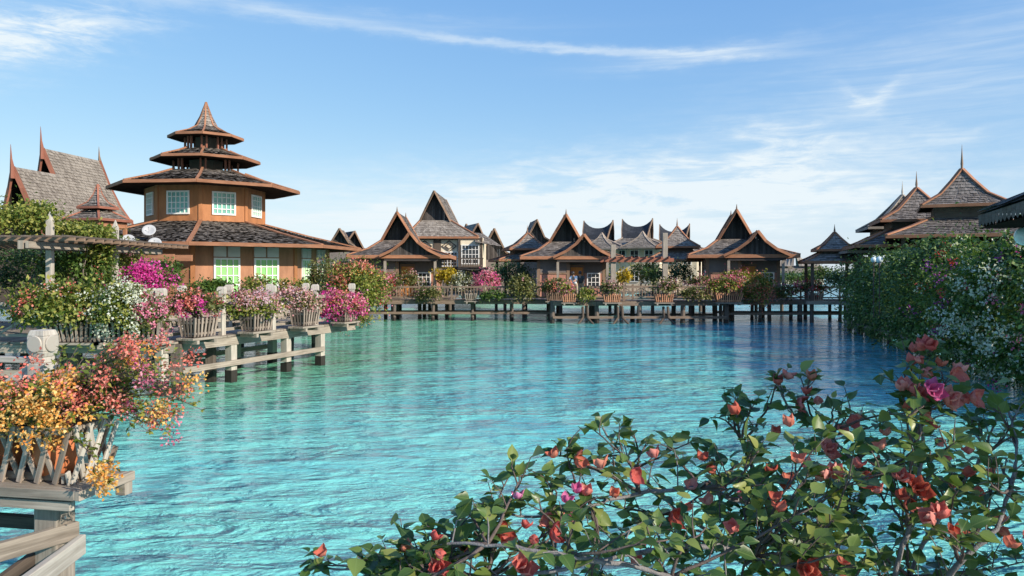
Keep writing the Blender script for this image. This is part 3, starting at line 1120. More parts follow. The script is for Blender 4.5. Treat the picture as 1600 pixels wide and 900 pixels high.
# ------------------------------------------------------------------ hall with steep concave roofs, far left
hall = thing('thai_hall', 'timber hall with two steep curved gable roofs and dark spires', 'hall', (0, 0, 0))
m, t, t2 = MB(), MB(), MB()
O = (P(78, HOR, 42).x, 42.0, 0)
st = [(3.0, 3.6, .5, 6.6), (2.1, 4.3, .35, 6.2), (1.32, 5.4, .1, 5.5), (.82, 6.7, -.1, 4.8), (.42, 8.0, -.3, 4.4), (.0, 9.45, -.55, 4.2)]
W = loft_gable(m, t, O, R(-6), st, .18, .13, .10, .22, True, True, sides=(1, 1.12), tb2=t2)
r = m.build('rear_roof', ['shingle_pale', 'roof_felt', 'roof_under'], hall)
t2.build('bargeboard', 'red_trim', r)
t.build('bargeboard', 'red_trim', r)
m, t = MB(), MB()
O2 = (P(32, HOR, 39).x, 39.0, 0)
st2 = [(3.0, 3.1, .4, 3.6), (2.0, 3.8, .2, 3.5), (1.25, 4.8, .0, 3.4), (.75, 5.9, -.15, 3.3), (.36, 7.0, -.3, 3.2), (.0, 8.05, -.5, 3.1)]
W2 = loft_gable(m, t, O2, R(-6), st2, .18, .13, .10, .22, True, False)
r = m.build('front_roof', ['shingle_pale', 'roof_felt', 'roof_under'], hall)
t.build('bargeboard', 'red_trim', r)
for WW, y0, z, h in ((W, -.6, 9.35, 1.25), (W, 4.3, 9.35, .95), (W2, -.55, 7.95, 1.2)):
    p = WW(0, y0, z)
    m = MB()
    m.tube([p + V((0, 0, -.5)), p + V((0, 0, 0)), p + V((-.02, -.06, h * .4)), p + V((-.02, -.1, h))], [.12, .11, .05, .008], 6)
    m.build('finial', 'red_trim' if y0 < 1 else 'brown_wood', hall)
m = MB()
for WW, stx, y, zb in ((W, st, .6, 2.6), (W2, st2, .55, 2.4)):
    fn = interp([(o, z - .12) for o, z, _, _ in stx])
    x = stx[0][0] * .9
    zz = zb
    # louvred gable boards
    zz = 3.6
    while zz < stx[-1][1] - .5:
        half = 0
        for q in range(80):
            if fn(q * .04) > zz:
                half = q * .04
        if half > .1:
            m.beam(WW(-half, y, zz), WW(half, y, zz), .04, .16)
        zz += .2
    m.quad(WW(-x, y + .1, 1.2), WW(x, y + .1, 1.2), WW(x, y + .1, 3.8), WW(-x, y + .1, 3.8))
    m.poly([WW(-x * .75, y + .12, 3.7), WW(x * .75, y + .12, 3.7), WW(.8, y + .12, 5.6), WW(0, y + .12, stx[-1][1] - .4), WW(-.8, y + .12, 5.6)])
m.build('gable_wall', 'dark_wood', hall)
m = MB()
for s in (-1, 1):
    a, b = W(s * 2.3, .7, 0), W(s * 2.3, 6.0, 0)
    wall_panel(m, a, b, 1.0, 4.2)
    a, b = W2(s * 2.2, .6, 0), W2(s * 2.2, 3.6, 0)
    wall_panel(m, a, b, 1.0, 3.6)
wall_panel(m, W(-2.3, 6, 0), W(2.3, 6, 0), 1.0, 4.2)
m.build('side_wall', 'brown_wood', hall)
m = MB()
m.box((O[0] + .3, 42.6, 1.0), (8, 9, .2))
m.build('platform', 'weathered_wood', hall)
for x in (-3, 0, 3):
    for y in (38.6, 41, 44, 46.5):
        m = MB()
        m.tube([(O[0] + x + .3, y, -.5), (O[0] + x + .3, y, .95)], .13, 8)
        m.build('pile', 'pile_wood', hall)

# little red-trimmed turret over the entrance
tu = P(153, HOR, 30)
gate = thing('entrance_turret', 'small red-trimmed two-tier roof over the entrance between hall and pagoda', 'entrance pavilion', (tu.x, tu.y, 0))
ring_roof(gate, (0, 0), 4, R(30), [(1.2, 4.78), (.7, 5.0), (.4, 5.15)], 'shingle_grey', 'red_trim', .13, .1, .08, .05, .1, .3, name='lower_roof')
ring_roof(gate, (0, 0), 4, R(30), [(.70, 5.26), (.36, 5.45), (.16, 5.75), (.02, 6.15)], 'shingle_grey', 'red_trim', .11, .09, .07, .04, .09, .2, name='upper_roof')
for k, c in enumerate(ring((0, 0), 4, .38, 0, R(30))):
    m = MB()
    m.beam(c + V((0, 0, 4.95)), c + V((0, 0, 5.3)), .07, .07)
    m.build('lantern_post', 'red_trim', gate)
for k, c in enumerate(ring((0, 0), 4, .95, 0, R(30))):
    m = MB()
    m.beam(c + V((0, 0, .9)), c + V((0, 0, 4.8)), .12, .12)
    m.build('post', 'orange_trim', gate)
m = MB()
for a, b in ((0, 1), (1, 2), (2, 3), (3, 0)):
    g = ring((0, 0), 4, .95, 4.6, R(30))
    m.beam(g[a], g[b], .1, .2)
m.build('beam', 'orange_trim', gate)
# orange porch frame beside the pagoda
pr = thing('porch_frame', 'orange timber porch frame with flat top beam in front of the pagoda entrance', 'porch', (0, 0, 0))
a, b = P(158, 402, 28.5), P(272, 402, 28.5)
for o in (0, 1.6):
    m = MB()
    m.beam(a + V((0, o, 0)), b + V((0, o, 0)), .14, .24)
    m.build('beam', 'orange_trim', pr)
for px, D in ((215, 28.5), (268, 28.5), (163, 28.5), (215, 30.1), (268, 30.1)):
    c = P(px, HOR, D)
    m = MB()
    m.beam((c.x, c.y, .9), (c.x, c.y, a.z - .1), .2, .2)
    m.build('post', 'orange_trim', pr)
m = MB()
m.box((P(215, 0, 29).x, 30.5, 1.1), (5.5, 5.0, .18))
m.build('platform', 'weathered_wood', pr)
m = MB()
c = P(215, HOR, 31.8)
m.box((c.x, c.y, 2.3), (4.5, .12, 2.2))
m.build('back_wall', 'dark_wood', pr)

# ------------------------------------------------------------------ left pergola
pg = thing('pergola', 'grey timber pergola with pointed posts and slatted top, left of the pagoda', 'pergola', (0, 0, 0))
xs = (-11.4, -16.8)
for x in xs:
    for o, w, h in ((0, .12, .2), (.16, .08, .16)):
        m = MB()
        m.beam((x + o, 17.8, 3.42), (x + o, 24.6, 3.42), w, h)
        m.build('main_beam', 'weathered_wood', pg)
y = 18.0
while y < 24.6:
    m = MB()
    m.beam((-17.6, y, 3.56), (-10.3, y + .1, 3.56), .07, .08)
    m.build('rafter', 'brown_wood', pg)
    y += .42
m = MB()
x = -17.4
while x < -10.4:
    m.beam((x, 17.9, 3.63), (x, 24.7, 3.63), .16 if x < -12 else .1, .035)
    x += .24
m.build('slat_cover', 'pile_wood', pg)
for x, y in ((-11.43, 19.0), (-11.36, 22.0), (-16.8, 19.0), (-16.8, 22.0)):
    m = MB()
    m.beam((x, y, .9), (x, y, 4.05), .14, .14, 0, (0, 1, 0))
    m.beam((x, y, 4.05), (x, y, 4.28), .14, .14, 0, (0, 1, 0), .01, .01)
    m.build('post', 'pale_wood', pg, bevel=.01)

# ------------------------------------------------------------------ left walkways
J = V((-7.84, 17.3, 0))
da = V((.371, .9286, 0))
E = J + da * 7.7
bw = boardwalk('pale boardwalk on square white piles running out over the green shallows', (J.x, J.y), (E.x, E.y), 2.0, 1.2, [0.05, 2.26, 4.42, 6.0], .5, mat='weathered_wood', pile='pale_wood', square=True, pr=.10)
boardwalk('shaded boardwalk under the pergola behind the coral bougainvillea', (-24, 17.4), (J.x + .2, 17.4), 2.2, 1.196, None, .5, square=True)
na = V((-da.y, da.x, 0))
boardwalk('planted boardwalk beneath the pergola and the magenta mound', (-19, 19.64), (-9.0, 19.64), 5.3, 1.185, None, 0, plank=.16)
boardwalk('planted boardwalk under the hedge below the green windows', (-12.5, 24.98), (-7.2, 24.98), 3.0, 1.18, None, 0, plank=.16)
railing('white railing with knob posts along the water edge of the pale boardwalk', (J.x - .15, J.y + .2), (E.x + na.x * .12, E.y), 1.2, .85, 4, 'rails', post=.13, tops=True, topmat='pale_wood', post_h=.95)
railing('white railing with knob posts in front of the pagoda hedge', (J.x + na.x * 1.9, J.y + 1.9), (E.x + na.x * 1.9, E.y + na.y * 1.9), 1.2, .85, 4, 'rails', post=.13, tops=True, topmat='pale_wood', post_h=.95)
railing('white railing with knob posts beside the white bougainvillea and the pergola', (-17.5, 17.55), (J.x - .4, 17.55), 1.2, .85, 4, 'cross', post=.13, tops=True, topmat='pale_wood', post_h=.95)

# ------------------------------------------------------------------ far village: huts with tall gables and a porch gable


def make_hut(x0, y0, label, dz=0.0, group='gabled water huts'):
    h = thing('water_hut', label, 'hut', (x0, y0, 0), 0, group)
    I = lambda x, y, z: V((x, y, z))
    # hipped lower roof
    m, t = MB(), MB()
    e = [I(-2.85, -2.0, 3.74), I(3.35, -2.0, 3.74), I(3.35, 5.4, 3.74), I(-2.85, 5.4, 3.74)]
    mid = [I(-1.75, -.9, 4.16), I(2.0, -.9, 4.16), I(2.0, 4.4, 4.16), I(-1.75, 4.4, 4.16)]
    tp = [I(-1.0, .05, 4.74), I(1.0, .05, 4.74), I(1.0, 3.6, 4.74), I(-1.0, 3.6, 4.74)]
    for k in range(4):
        k2 = (k + 1) % 4
        m.shingles(e[k], e[k2], mid[k], mid[k2], .17, .15)
        m.shingles(mid[k], mid[k2], tp[k], tp[k2], .17, .15)
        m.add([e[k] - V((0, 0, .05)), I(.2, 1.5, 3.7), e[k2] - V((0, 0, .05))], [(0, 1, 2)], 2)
        for a, b in ((e[k], mid[k]), (mid[k], tp[k])):
            t.beam(a + V((0, 0, .05)), b + V((0, 0, .05)), .15, .06)
        t.beam(e[k] - V((0, 0, .06)), e[k2] - V((0, 0, .06)), .05, .2)
    r = m.build('lower_roof', ['shingle_mid', 'roof_felt', 'roof_under'], h)
    t.build('roof_trim', 'orange_trim', r)
    # tall steep gable above
    m, t, t2 = MB(), MB(), MB()
    ap = 6.48 + dz
    st = [(1.06, 4.68, -.05, 3.7), (.62, 5.45, -.18, 3.8), (.0, ap, -.5, 4.3)]
    W = loft_gable(m, t, (0, 0, 0), 0, st, .16, .13, .08, .15, tb2=t2)
    r = m.build('upper_roof', ['shingle_mid', 'roof_felt', 'roof_under'], h)
    t2.build('bargeboard', 'orange_trim', r)
    t.build('bargeboard', 'orange_trim', r)
    fn = interp([(o, z - .08) for o, z, _, _ in st])
    m = MB()
    board_wall(m, None, fn, W, .75, 4.66, -1.0, 1.0, .13)
    m.build('gable_wall', 'gable_board', h)
    m = MB()
    board_wall(m, None, fn, W, 3.5, 4.66, -1.0, 1.0, .13)
    m.build('gable_wall', 'gable_board', h)
    for y in (-.5, 4.3):
        m = MB()
        m.tube([W(0, y, ap - .1), W(0, y, ap + .08), W(0, y - .03, ap + .32)], [.06, .05, .01], 6)
        m.build('finial', 'brown_wood', h)
    # porch gable with swept eaves
    m, t = MB(), MB()
    ps = [(1.85, 3.72, -2.2, -1.2), (1.05, 4.1, -2.25, -.9), (.45, 4.55, -2.35, -.2), (.0, 5.12, -2.5, .3)]
    Wp = loft_gable(m, t, (1.0, 0, 0), 0, ps, .16, .14, .09, .16, True, False)
    r = m.build('porch_roof', ['shingle_mid', 'roof_felt', 'roof_under'], h)
    t.build('bargeboard', 'orange_trim', r)
    fp = interp([(o, z - .1) for o, z, _, _ in ps])
    m = MB()
    board_wall(m, None, fp, Wp, -1.9, 3.62, -1.6, 1.6, .13)
    m.beam(Wp(-1.6, -1.9, 3.52), Wp(1.6, -1.9, 3.52), .12, .2)
    m.build('porch_gable_wall', 'gable_board', h)
    for x in (-.55, 2.45):
        m = MB()
        m.beam((x, -1.9, 1.0), (x, -1.9, 3.42), .15, .15)
        m.build('porch_post', 'weathered_wood', h)
    # walls: closed room on the left, recessed entry on the right
    m = MB()
    for a, b in (((-1.72, -1.3), (.1, -1.3)), ((.1, -1.3), (.1, -.6)), ((.1, -.6), (2.35, -.6)), ((2.35, -.6), (2.35, 4.3)), ((2.35, 4.3), (-1.72, 4.3)), ((-1.72, 4.3), (-1.72, -1.3))):
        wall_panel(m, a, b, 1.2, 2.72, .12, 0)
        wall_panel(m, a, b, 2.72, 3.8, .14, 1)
    m.build('wall', ['salmon_wall', 'grey_wall'], h)
    for x, y in ((-1.72, -1.3), (.1, -1.3), (2.35, -.6), (-1.72, 4.3), (2.35, 4.3)):
        m = MB()
        m.beam((x, y, 1.2), (x, y, 3.78), .19, .19)
        m.build('corner_post', 'brown_wood', h)
    m = MB()
    m.beam((-1.62, -1.37, 2.72), (.0, -1.37, 2.72), .06, .1)
    m.build('wall_band', 'brown_wood', h)
    m = MB()
    m.beam((.66, -.70, 1.2), (.66, -.70, 3.1), .78, .06, 0, (0, 1, 0))
    d = m.build('door', 'orange_door', h)
    m = MB()
    for x in (.24, 1.08):
        m.beam((x, -.72, 1.2), (x, -.72, 3.15), .09, .1, 0, (0, 1, 0))
    m.beam((.2, -.72, 3.2), (1.12, -.72, 3.2), .1, .1)
    m.build('door_frame', 'brown_wood', d)
    window(h, (-1.8, -.3, 2.4), (0, -1, 0), .7, 1.0, 2, 3, 'white_paint', 'dark_glass', (-1, 0, 0))
    window(h, (1.7, -.68, 2.3), (1, 0, 0), .75, .9, 3, 3, 'white_paint', 'dark_glass', (0, -1, 0))
    m = MB()
    m.box((.3, 1.2, 1.1), (6.4, 8.2, .16))
    m.build('platform', 'weathered_wood', h)
    for x in (-2.6, -.4, 1.6, 3.2):
        for y in (-2.7, .5, 4.5):
            m = MB()
            m.tube([(x, y, -.5), (x, y, 1.05)], .11, 8)
            m.build('pile', 'pile_wood', h)
    return h


def copy_tree(o, parent=None):
    c = o.copy()
    COL.objects.link(c)
    if parent is not None:
        c.parent = parent
    for ch in list(o.children):
        copy_tree(ch, c)
    return c


hutA = make_hut(P(622, HOR, 48).x, 48, 'gabled water hut with orange bargeboards next to the pink bougainvillea and pagoda')
hutC = copy_tree(hutA)
hutC.location = (P(884, HOR, 48.6).x, 48.6, 0)
hutC['label'] = 'gabled water hut behind the two people, middle one of the three'
hutD = copy_tree(hutA)
hutD.location = (P(1150, HOR, 46.2).x, 46.2, 0)
hutD.rotation_euler.z = R(-12)
hutA.rotation_euler.z = R(1.5)
hutC.rotation_euler.z = R(-2)
hutC.scale = (1.0, 1.0, .985)
hutD['label'] = 'gabled water hut farthest right, beside the open horizon gap'

# ------------------------------------------------------------------ tall half-timbered house
TX = P(680, HOR, 60).x
th = thing('timbered_house', 'tall white half-timbered house with very steep dark gable and lattice panels', 'house', (TX, 60, 0))
m, t = MB(), MB()
e = [V((-2.2, -1.1, 5.46)), V((3.4, -1.1, 5.46)), V((3.4, 7.6, 5.42)), V((-2.2, 7.6, 5.42))]
tp = [V((-1.15, 0, 6.78)), V((1.15, 0, 6.78)), V((1.15, 6, 6.78)), V((-1.15, 6, 6.78))]
for k in range(4):
    k2 = (k + 1) % 4
    m.shingles(e[k], e[k2], tp[k], tp[k2], .2, .17)
    m.add([e[k] - V((0, 0, .05)), V((.5, 3, 5.35)), e[k2] - V((0, 0, .05))], [(0, 1, 2)], 2)
    t.beam(e[k] + V((0, 0, .05)), tp[k] + V((0, 0, .05)), .16, .08)
    t.beam(e[k] - V((0, 0, .05)), e[k2] - V((0, 0, .05)), .05, .18)
r = m.build('lower_roof', ['shingle_grey', 'roof_felt', 'roof_under'], th)
t.build('roof_trim', 'orange_trim', r)
m, t, t2 = MB(), MB(), MB()
st = [(1.22, 6.7, -.1, 6.2), (.72, 7.7, -.25, 6.3), (0, 9.05, -.6, 6.9)]
W = loft_gable(m, t, (0, 0, 0), R(-2), st, .2, .17, .08, .14, tb2=t2)
r = m.build('upper_roof', ['shingle_grey', 'roof_felt', 'roof_under'], th)
t2.build('bargeboard', 'brown_wood', r)
t.build('bargeboard', 'brown_wood', r)
fn = interp([(o, z - .1) for o, z, _, _ in st])
m = MB()
board_wall(m, None, fn, W, .3, 6.7, -1.15, 1.15, .14)
m.build('gable_wall', 'gable_board', th)
m = MB()
board_wall(m, None, fn, W, 6.0, 6.7, -1.15, 1.15, .14)
m.build('gable_wall', 'gable_board', th)
m = MB()
for a, b in (((-1.5, -.6), (1.9, -.6)), ((1.9, -.6), (1.9, -.95)), ((1.9, -.95), (3.7, -.95)), ((3.7, -.95), (3.7, 6)), ((3.7, 6), (-1.5, 6)), ((-1.5, 6), (-1.5, -.6))):
    wall_panel(m, a, b, 1.1, 5.4, .12, 0)
m.build('wall', 'cream_wall', th)
m = MB()
for x in (-1.5, -.0, .45, 1.85):
    m.beam((x, -.68, 1.1), (x, -.68, 5.4), .14, .08, 0, (0, 1, 0))
for z in (3.2, 5.3):
    m.beam((-1.5, -.69, z), (1.85, -.69, z), .07, .14)
    m.beam((1.9, -1.04, z), (3.75, -1.04, z), .07, .14)
for x in (1.97, 3.66):
    m.beam((x, -1.03, 1.1), (x, -1.03, 5.4), .16, .1, 0, (0, 1, 0))
for cx in (-.75, 1.15):                      # diamond tracery between the posts
    for q in (.30, .55):
        pts = [(cx - q, 4.75), (cx, 4.75 + q * .75), (cx + q, 4.75), (cx, 4.75 - q * .75)]
        for a, b in zip(pts, pts[1:] + pts[:1]):
            m.beam((a[0], -.70, a[1]), (b[0], -.70, b[1]), .045, .07)
m.build('timber_frame', 'dark_wood', th)
m = MB()
m.beam((.22, -.70, 3.6), (.22, -.70, 5.2), .46, .05, 0, (0, 1, 0))
m.build('shutter', 'dark_wood', th)
window(th, (1.15, -.68, 3.75), (1, 0, 0), 1.25, 1.15, 5, 4, 'white_paint', 'dark_glass', (0, -1, 0))
window(th, (2.8, -1.03, 4.1), (1, 0, 0), 1.3, 1.5, 5, 4, 'white_paint', 'dark_glass', (0, -1, 0))
window(th, (1.9, -1.9, 2.5), (1, 0, 0), 1.0, .8, 4, 3, 'white_paint', 'dark_glass', (0, -1, 0))
m = MB()
for x in np.arange(.9, 3.9, .18):
    m.beam((x, -2.1, 3.15), (x, -2.1, 3.75), .06, .04)
m.beam((.9, -2.1, 3.78), (3.85, -2.1, 3.78), .08, .08)
m.build('balcony_rail', 'dark_wood', th)
m = MB()
m.shingles(V((-1.6, -2.6, 2.88)), V((4.2, -2.6, 2.88)), V((-1.6, -.7, 3.12)), V((4.2, -.7, 3.12)), .3, .3)
m.build('lean_to_roof', ['shingle_dark', 'roof_under'], th)
m = MB()
wall_panel(m, (.6, -1.82), (3.9, -1.82), 1.1, 2.9)
m.build('lower_wall', 'grey_wall', th)
m = MB()
m.shingles(V((3.2, -1.9, 5.0)), V((5.2, .5, 4.75)), V((3.0, 1.5, 5.9)), V((3.6, 3, 5.9)), .28, .26)
m.build('side_roof', ['shingle_grey', 'roof_under'], th)
m = MB()
m.box((1, 2.5, 1.05), (7, 10, .15))
m.build('platform', 'weathered_wood', th)

# ------------------------------------------------------------------ houses with upswept horned roofs


def make_horned(x0, y0, label, group='houses with horned roofs'):
    h = thing('horned_roof_house', label, 'house', (x0, y0, 0), R(-24), group)
    m, t = MB(), MB()
    n = 10
    # steep roof with a sagging ridge between two horns
    rz = lambda u: 6.5 + .68 * abs(u) ** 2.4
    for s in (-1, 1):
        for i in range(n):
            u0, u1 = -1 + 2 * i / n, -1 + 2 * (i + 1) / n
            for j, (ya, za, yb, zb) in enumerate(((1.15, 0, .72, .45), (.72, .45, 0, 1.0))):
                def pt(u, yy, f):
                    xw = (1.02 + .24 * f) * u * 1.05
                    zb_ = 5.35
                    return V((xw, s * -yy, zb_ + (rz(u) - zb_) * f))
                a, b = (u0, u1) if s > 0 else (u1, u0)
                m.shingles(pt(a, ya, za), pt(b, ya, za), pt(a, yb, zb), pt(b, yb, zb), .2, .2, 0, 1, .012)
    r = m.build('horned_roof', ['slate', 'roof_felt'], h)
    for s in (-1, 1):
        t = MB()
        pl = [V((s * 1.06, -1.1, 5.4)), V((s * 1.18, -.7, 5.35 + 1.82 * .45)), V((s * 1.31, 0, 7.15))]
        pr_ = [V((p.x, -p.y, p.z)) for p in pl]
        for a, b in ((pl[0], pl[1]), (pl[1], pl[2]), (pr_[0], pr_[1]), (pr_[1], pr_[2])):
            t.beam(a, b, .07, .14)
        t.build('horn_edge', 'brown_wood', r)
        m = MB()
        m.poly([V((s * .95, -.95, 5.4)), V((s * .95, .95, 5.4)), V((s * 1.02, .0, 6.9))])
        m.build('gable_wall', 'dark_wood', h)
    m, t = MB(), MB()
    e = [V((-2.2, -2.4, 4.72)), V((3.0, -2.4, 4.72)), V((3.0, 2.6, 4.72)), V((-2.2, 2.6, 4.72))]
    tp = [V((-1.0, -1.0, 5.5)), V((1.0, -1.0, 5.5)), V((1.0, 1.0, 5.5)), V((-1.0, 1.0, 5.5))]
    for k in range(4):
        k2 = (k + 1) % 4
        m.shingles(e[k], e[k2], tp[k], tp[k2], .28, .26)
        t.beam(e[k] + V((0, 0, .05)), tp[k] + V((0, 0, .05)), .12, .07)
        t.beam(e[k] - V((0, 0, .05)), e[k2] - V((0, 0, .05)), .05, .16)
        m.add([e[k] - V((0, 0, .05)), V((0, 0, 4.7)), e[k2] - V((0, 0, .05))], [(0, 1, 2)], 2)
    r = m.build('lower_roof', ['shingle_pale', 'roof_felt', 'roof_under'], h)
    t.build('roof_trim', 'planter_slat', r)
    ring_roof(h, (1.0, -2.2), 4, R(45), [(2.1, 4.62), (1.0, 5.1), (.4, 5.5), (.03, 5.95)], 'shingle_pale', 'planter_slat', .2, .18, .07, .05, .12, 1.0, name='porch_roof')
    m = MB()
    for a, b in (((-1.7, -2.0), (2.3, -2.0)), ((2.3, -2.0), (2.3, 2.2)), ((2.3, 2.2), (-1.7, 2.2)), ((-1.7, 2.2), (-1.7, -2.0))):
        wall_panel(m, a, b, 1.1, 4.75)
    m.build('wall', 'cream_wall', h)
    for x in (-.8, .3, 1.5):
        for z in (4.05, 2.3):
            window(h, (x, -2.07, z), (1, 0, 0), .7, .9, 2, 2, 'white_paint', 'dark_glass', (0, -1, 0))
    m = MB()
    m.box((.3, 0, 1.05), (6, 6.4, .15))
    m.build('platform', 'weathered_wood', h)
    return h


h1 = make_horned(P(935, HOR, 66).x, 66, 'leftmost of the three slate houses with horned saddle roofs')
h2 = copy_tree(h1)
h2.location = (P(996, HOR, 65).x, 65, .08)
h2['label'] = 'middle one of the three slate houses with horned saddle roofs'
h3 = copy_tree(h1)
h3.location = (P(1054, HOR, 67).x, 67, -.25)
h3['label'] = 'rightmost slate house with horned saddle roof, behind the two-tier pavilion'

# ------------------------------------------------------------------ two-tier pavilions


def pavilion(label, c, rz, up, lo, z, posts=True, mat='shingle_grey', trim='orange_trim', sp=.6, row=.17, w=.13, group='two-tier pavilions', spm='brown_wood', tw=.11):
    """up/lo: half widths of the tiers; z: lower eave, lower top, upper eave, upper apex"""
    t = thing('pavilion', label, 'pavilion', (*c, 0), rz, group)
    q = math.sqrt(2)
    ring_roof(t, (0, 0), 4, R(45), [(lo * q, z[0]), ((lo + up * .72) / 2 * q, z[0] + (z[1] - z[0]) * .46), (up * .72 * q, z[1])], mat, trim, row, w, tw, .06, .14, lo * .8 * q, name='lower_roof')
    ze, za = z[2], z[3]
    ring_roof(t, (0, 0), 4, R(45), [(up * q, ze), (up * .55 * q, ze + (za - ze) * .30), (up * .26 * q, ze + (za - ze) * .66), (.04, za)], mat, trim, row, w, tw, .06, .13, up * .7 * q, name='upper_roof')
    m = MB()
    k = up * .68
    for a, b in (((-k, -k), (k, -k)), ((k, -k), (k, k)), ((k, k), (-k, k)), ((-k, k), (-k, -k))):
        wall_panel(m, a, b, z[1] - .06, ze + .06, .06)
    m.build('clerestory', 'dark_wood', t)
    m = MB()
    m.lathe([(.05, za - .15), (.075, za - .02), (.045, za + sp * .12), (.055, za + sp * .25), (.03, za + sp * .55), (.004, za + sp)], 8)
    m.build('finial', spm, t, True)
    if posts:
        for sx in (-1, 1):
            for sy in (-1, 1):
                m = MB()
                m.beam((sx * lo * .78, sy * lo * .78, 1.0), (sx * lo * .78, sy * lo * .78, z[0] - .02), .16, .16)
                m.build('post', 'dark_wood', t)
        m = MB()
        m.box((0, 0, 1.1), (lo * 2, lo * 2, .18))
        m.build('platform', 'weathered_wood', t)
        for sx in (-1, 1):
            for sy in (-1, 1):
                m = MB()
                m.tube([(sx * lo * .8, sy * lo * .8, -.5), (sx * lo * .8, sy * lo * .8, 1.02)], .11, 8)
                m.build('pile', 'pile_wood', t)
    return t


def pav_at(label, px, D, ang, up, lo, z, **kw):
    c = P(px, HOR, D)
    return pavilion(label, (c.x, c.y), R(ang), up, lo, z, **kw)


def up_by(k, *z):
    return tuple(EYE + (q - EYE) * k for q in z)


pav_at('two-tier shingled pavilion with tall dark spire, largest of the row above the right hedge', 1503, 33, -26, 1.22 * 1.32, 2.22 * 1.32, up_by(1.32, 3.9, 4.5, 4.88, 6.1), sp=1.1, mat='shingle_mid', row=.19, w=.11, tw=.17)
pav_at('two-tier shingled pavilion with orange hips, second behind the largest one on the right', 1432, 37, -18, 1.42 * 1.276, 2.35 * 1.276, up_by(1.276, 3.72, 4.35, 4.66, 5.92), sp=.85, mat='shingle_mid', row=.19, w=.13, tw=.17)
pav_at('two-tier pavilion with pale roof edges at the far end of the right row', 1410, 41, -16, 1.6 * 1.24, 2.5 * 1.24, up_by(1.24, 3.62, 4.3, 4.62, 6.05), sp=.8, mat='shingle_mid', row=.19, w=.14, tw=.17, trim='weathered_wood', spm='pale_wood')
pav_at('lone two-tier pavilion on posts with open sky beneath its eaves', 1304, 43, -14, 1.08, 1.72, (3.32, 3.82, 3.98, 4.95), sp=.5)
pav_at('two-tier pavilion with red spire in front of the rightmost horned roof', 1058, 52, -10, 1.42, 2.05, (3.55, 4.1, 4.42, 5.8), sp=.62)
pav_at('two-tier pavilion with orange hips left of the middle hut', 824, 53, 10, 1.5, 2.35, (3.55, 4.0, 4.3, 5.4), sp=.6)

# ------------------------------------------------------------------ far gables peeping over the roofs


def far_gable(label, px, py, D, half, drop, ang, length=3.2, mat='shingle_grey'):
    c = P(px, py, D)
    t = thing('gabled_house', label, 'house', (c.x, c.y, 0), R(ang), 'far gabled houses')
    m, tb, t2 = MB(), MB(), MB()
    ap = c.z
    st = [(half * 2.6, ap - drop - .75, -.9, length + .8), (half * 1.05, ap - drop, -.05, length), (half * .55, ap - drop * .52, -.15, length + .1), (0, ap, -.4, length + .5)]
    W = loft_gable(m, tb, (0, 0, 0), 0, st, .2, .18, .08, .14, tb2=t2)
    r = m.build('roof', [mat, 'roof_felt', 'roof_under'], t)
    t2.build('bargeboard', 'brown_wood', r)
    tb.build('bargeboard', 'brown_wood', r)
    fn = interp([(o, z - .08) for o, z, _, _ in st])
    m = MB()
    board_wall(m, None, fn, W, .3, ap - drop - .7, -half * 2.3, half * 2.3, .14)
    m.build('gable_wall', 'gable_board', t)
    m = MB()
    board_wall(m, None, fn, W, length - .25, ap - drop - .7, -half * 2.3, half * 2.3, .14)
    m.build('gable_wall', 'gable_board', t)
    m = MB()
    zt = ap - drop - .7
    k = half * 2.0
    for a, b in (((-k, 0), (k, 0)), ((k, 0), (k, length)), ((k, length), (-k, length)), ((-k, length), (-k, 0))):
        wall_panel(m, a, b, 1.0, zt)
    m.build('wall', 'grey_wall', t)
    m = MB()
    m.box((0, length / 2, .95), (half * 5, length + 1, .15))
    m.build('platform', 'weathered_wood', t)
    return t


far_gable('small far gable just right of the pagoda eave, left of its twin', 531, 357, 64, .72, 1.2, 8)
far_gable('small far gable with steep slate roof, right of its twin beside the pagoda eave', 552, 361, 68, .85, 1.5, 28, mat='slate')
far_gable('far pointed gable behind the timbered house, smaller dark one', 729, 350, 76, .62, 1.5, 0)
far_gable('far pointed gable with lit slope right of the timbered house ridge', 745, 349, 72, .80, 1.6, 18)
far_gable('dark far gable standing between timbered house and two-tier pavilion', 772, 357, 66, .95, 2.0, 4)
far_gable('dark far gable rising behind the two-tier pavilion left of the middle hut', 838, 343, 70, .72, 1.6, 6)
wh = P(1242, 410, 120)
d = thing('distant_pavilion', 'pale distant building seen through the gap left of the lone pavilion', 'house', (wh.x, wh.y, 0), R(-12))
m = MB()
for x, s in ((-1.9, 1.0), (1.9, 1.0)):
    zb, zt = 3.0, 5.9
    for sy in (-1, 1):
        for i in range(6):
            u0, u1 = -1 + i / 3, -1 + (i + 1) / 3
            m.quad(V((x + u0 * 1.5, sy * -1.6, zb + .6)), V((x + u1 * 1.5, sy * -1.6, zb + .6)), V((x + u1 * 1.9, 0, zt - 1.5 + 1.5 * abs(u1) ** 1.6)), V((x + u0 * 1.9, 0, zt - 1.5 + 1.5 * abs(u0) ** 1.6)))
m.shingles(V((-4.4, -2.4, 2.5)), V((4.4, -2.4, 2.5)), V((-3.8, -.6, 3.7)), V((3.8, -.6, 3.7)), .3, .3, 0, 0)
m.build('roof', 'shingle_pale', d)
m = MB()
wall_panel(m, (-4, -1.6), (4, -1.6), .8, 2.6)
m.build('wall', 'cream_wall', d)

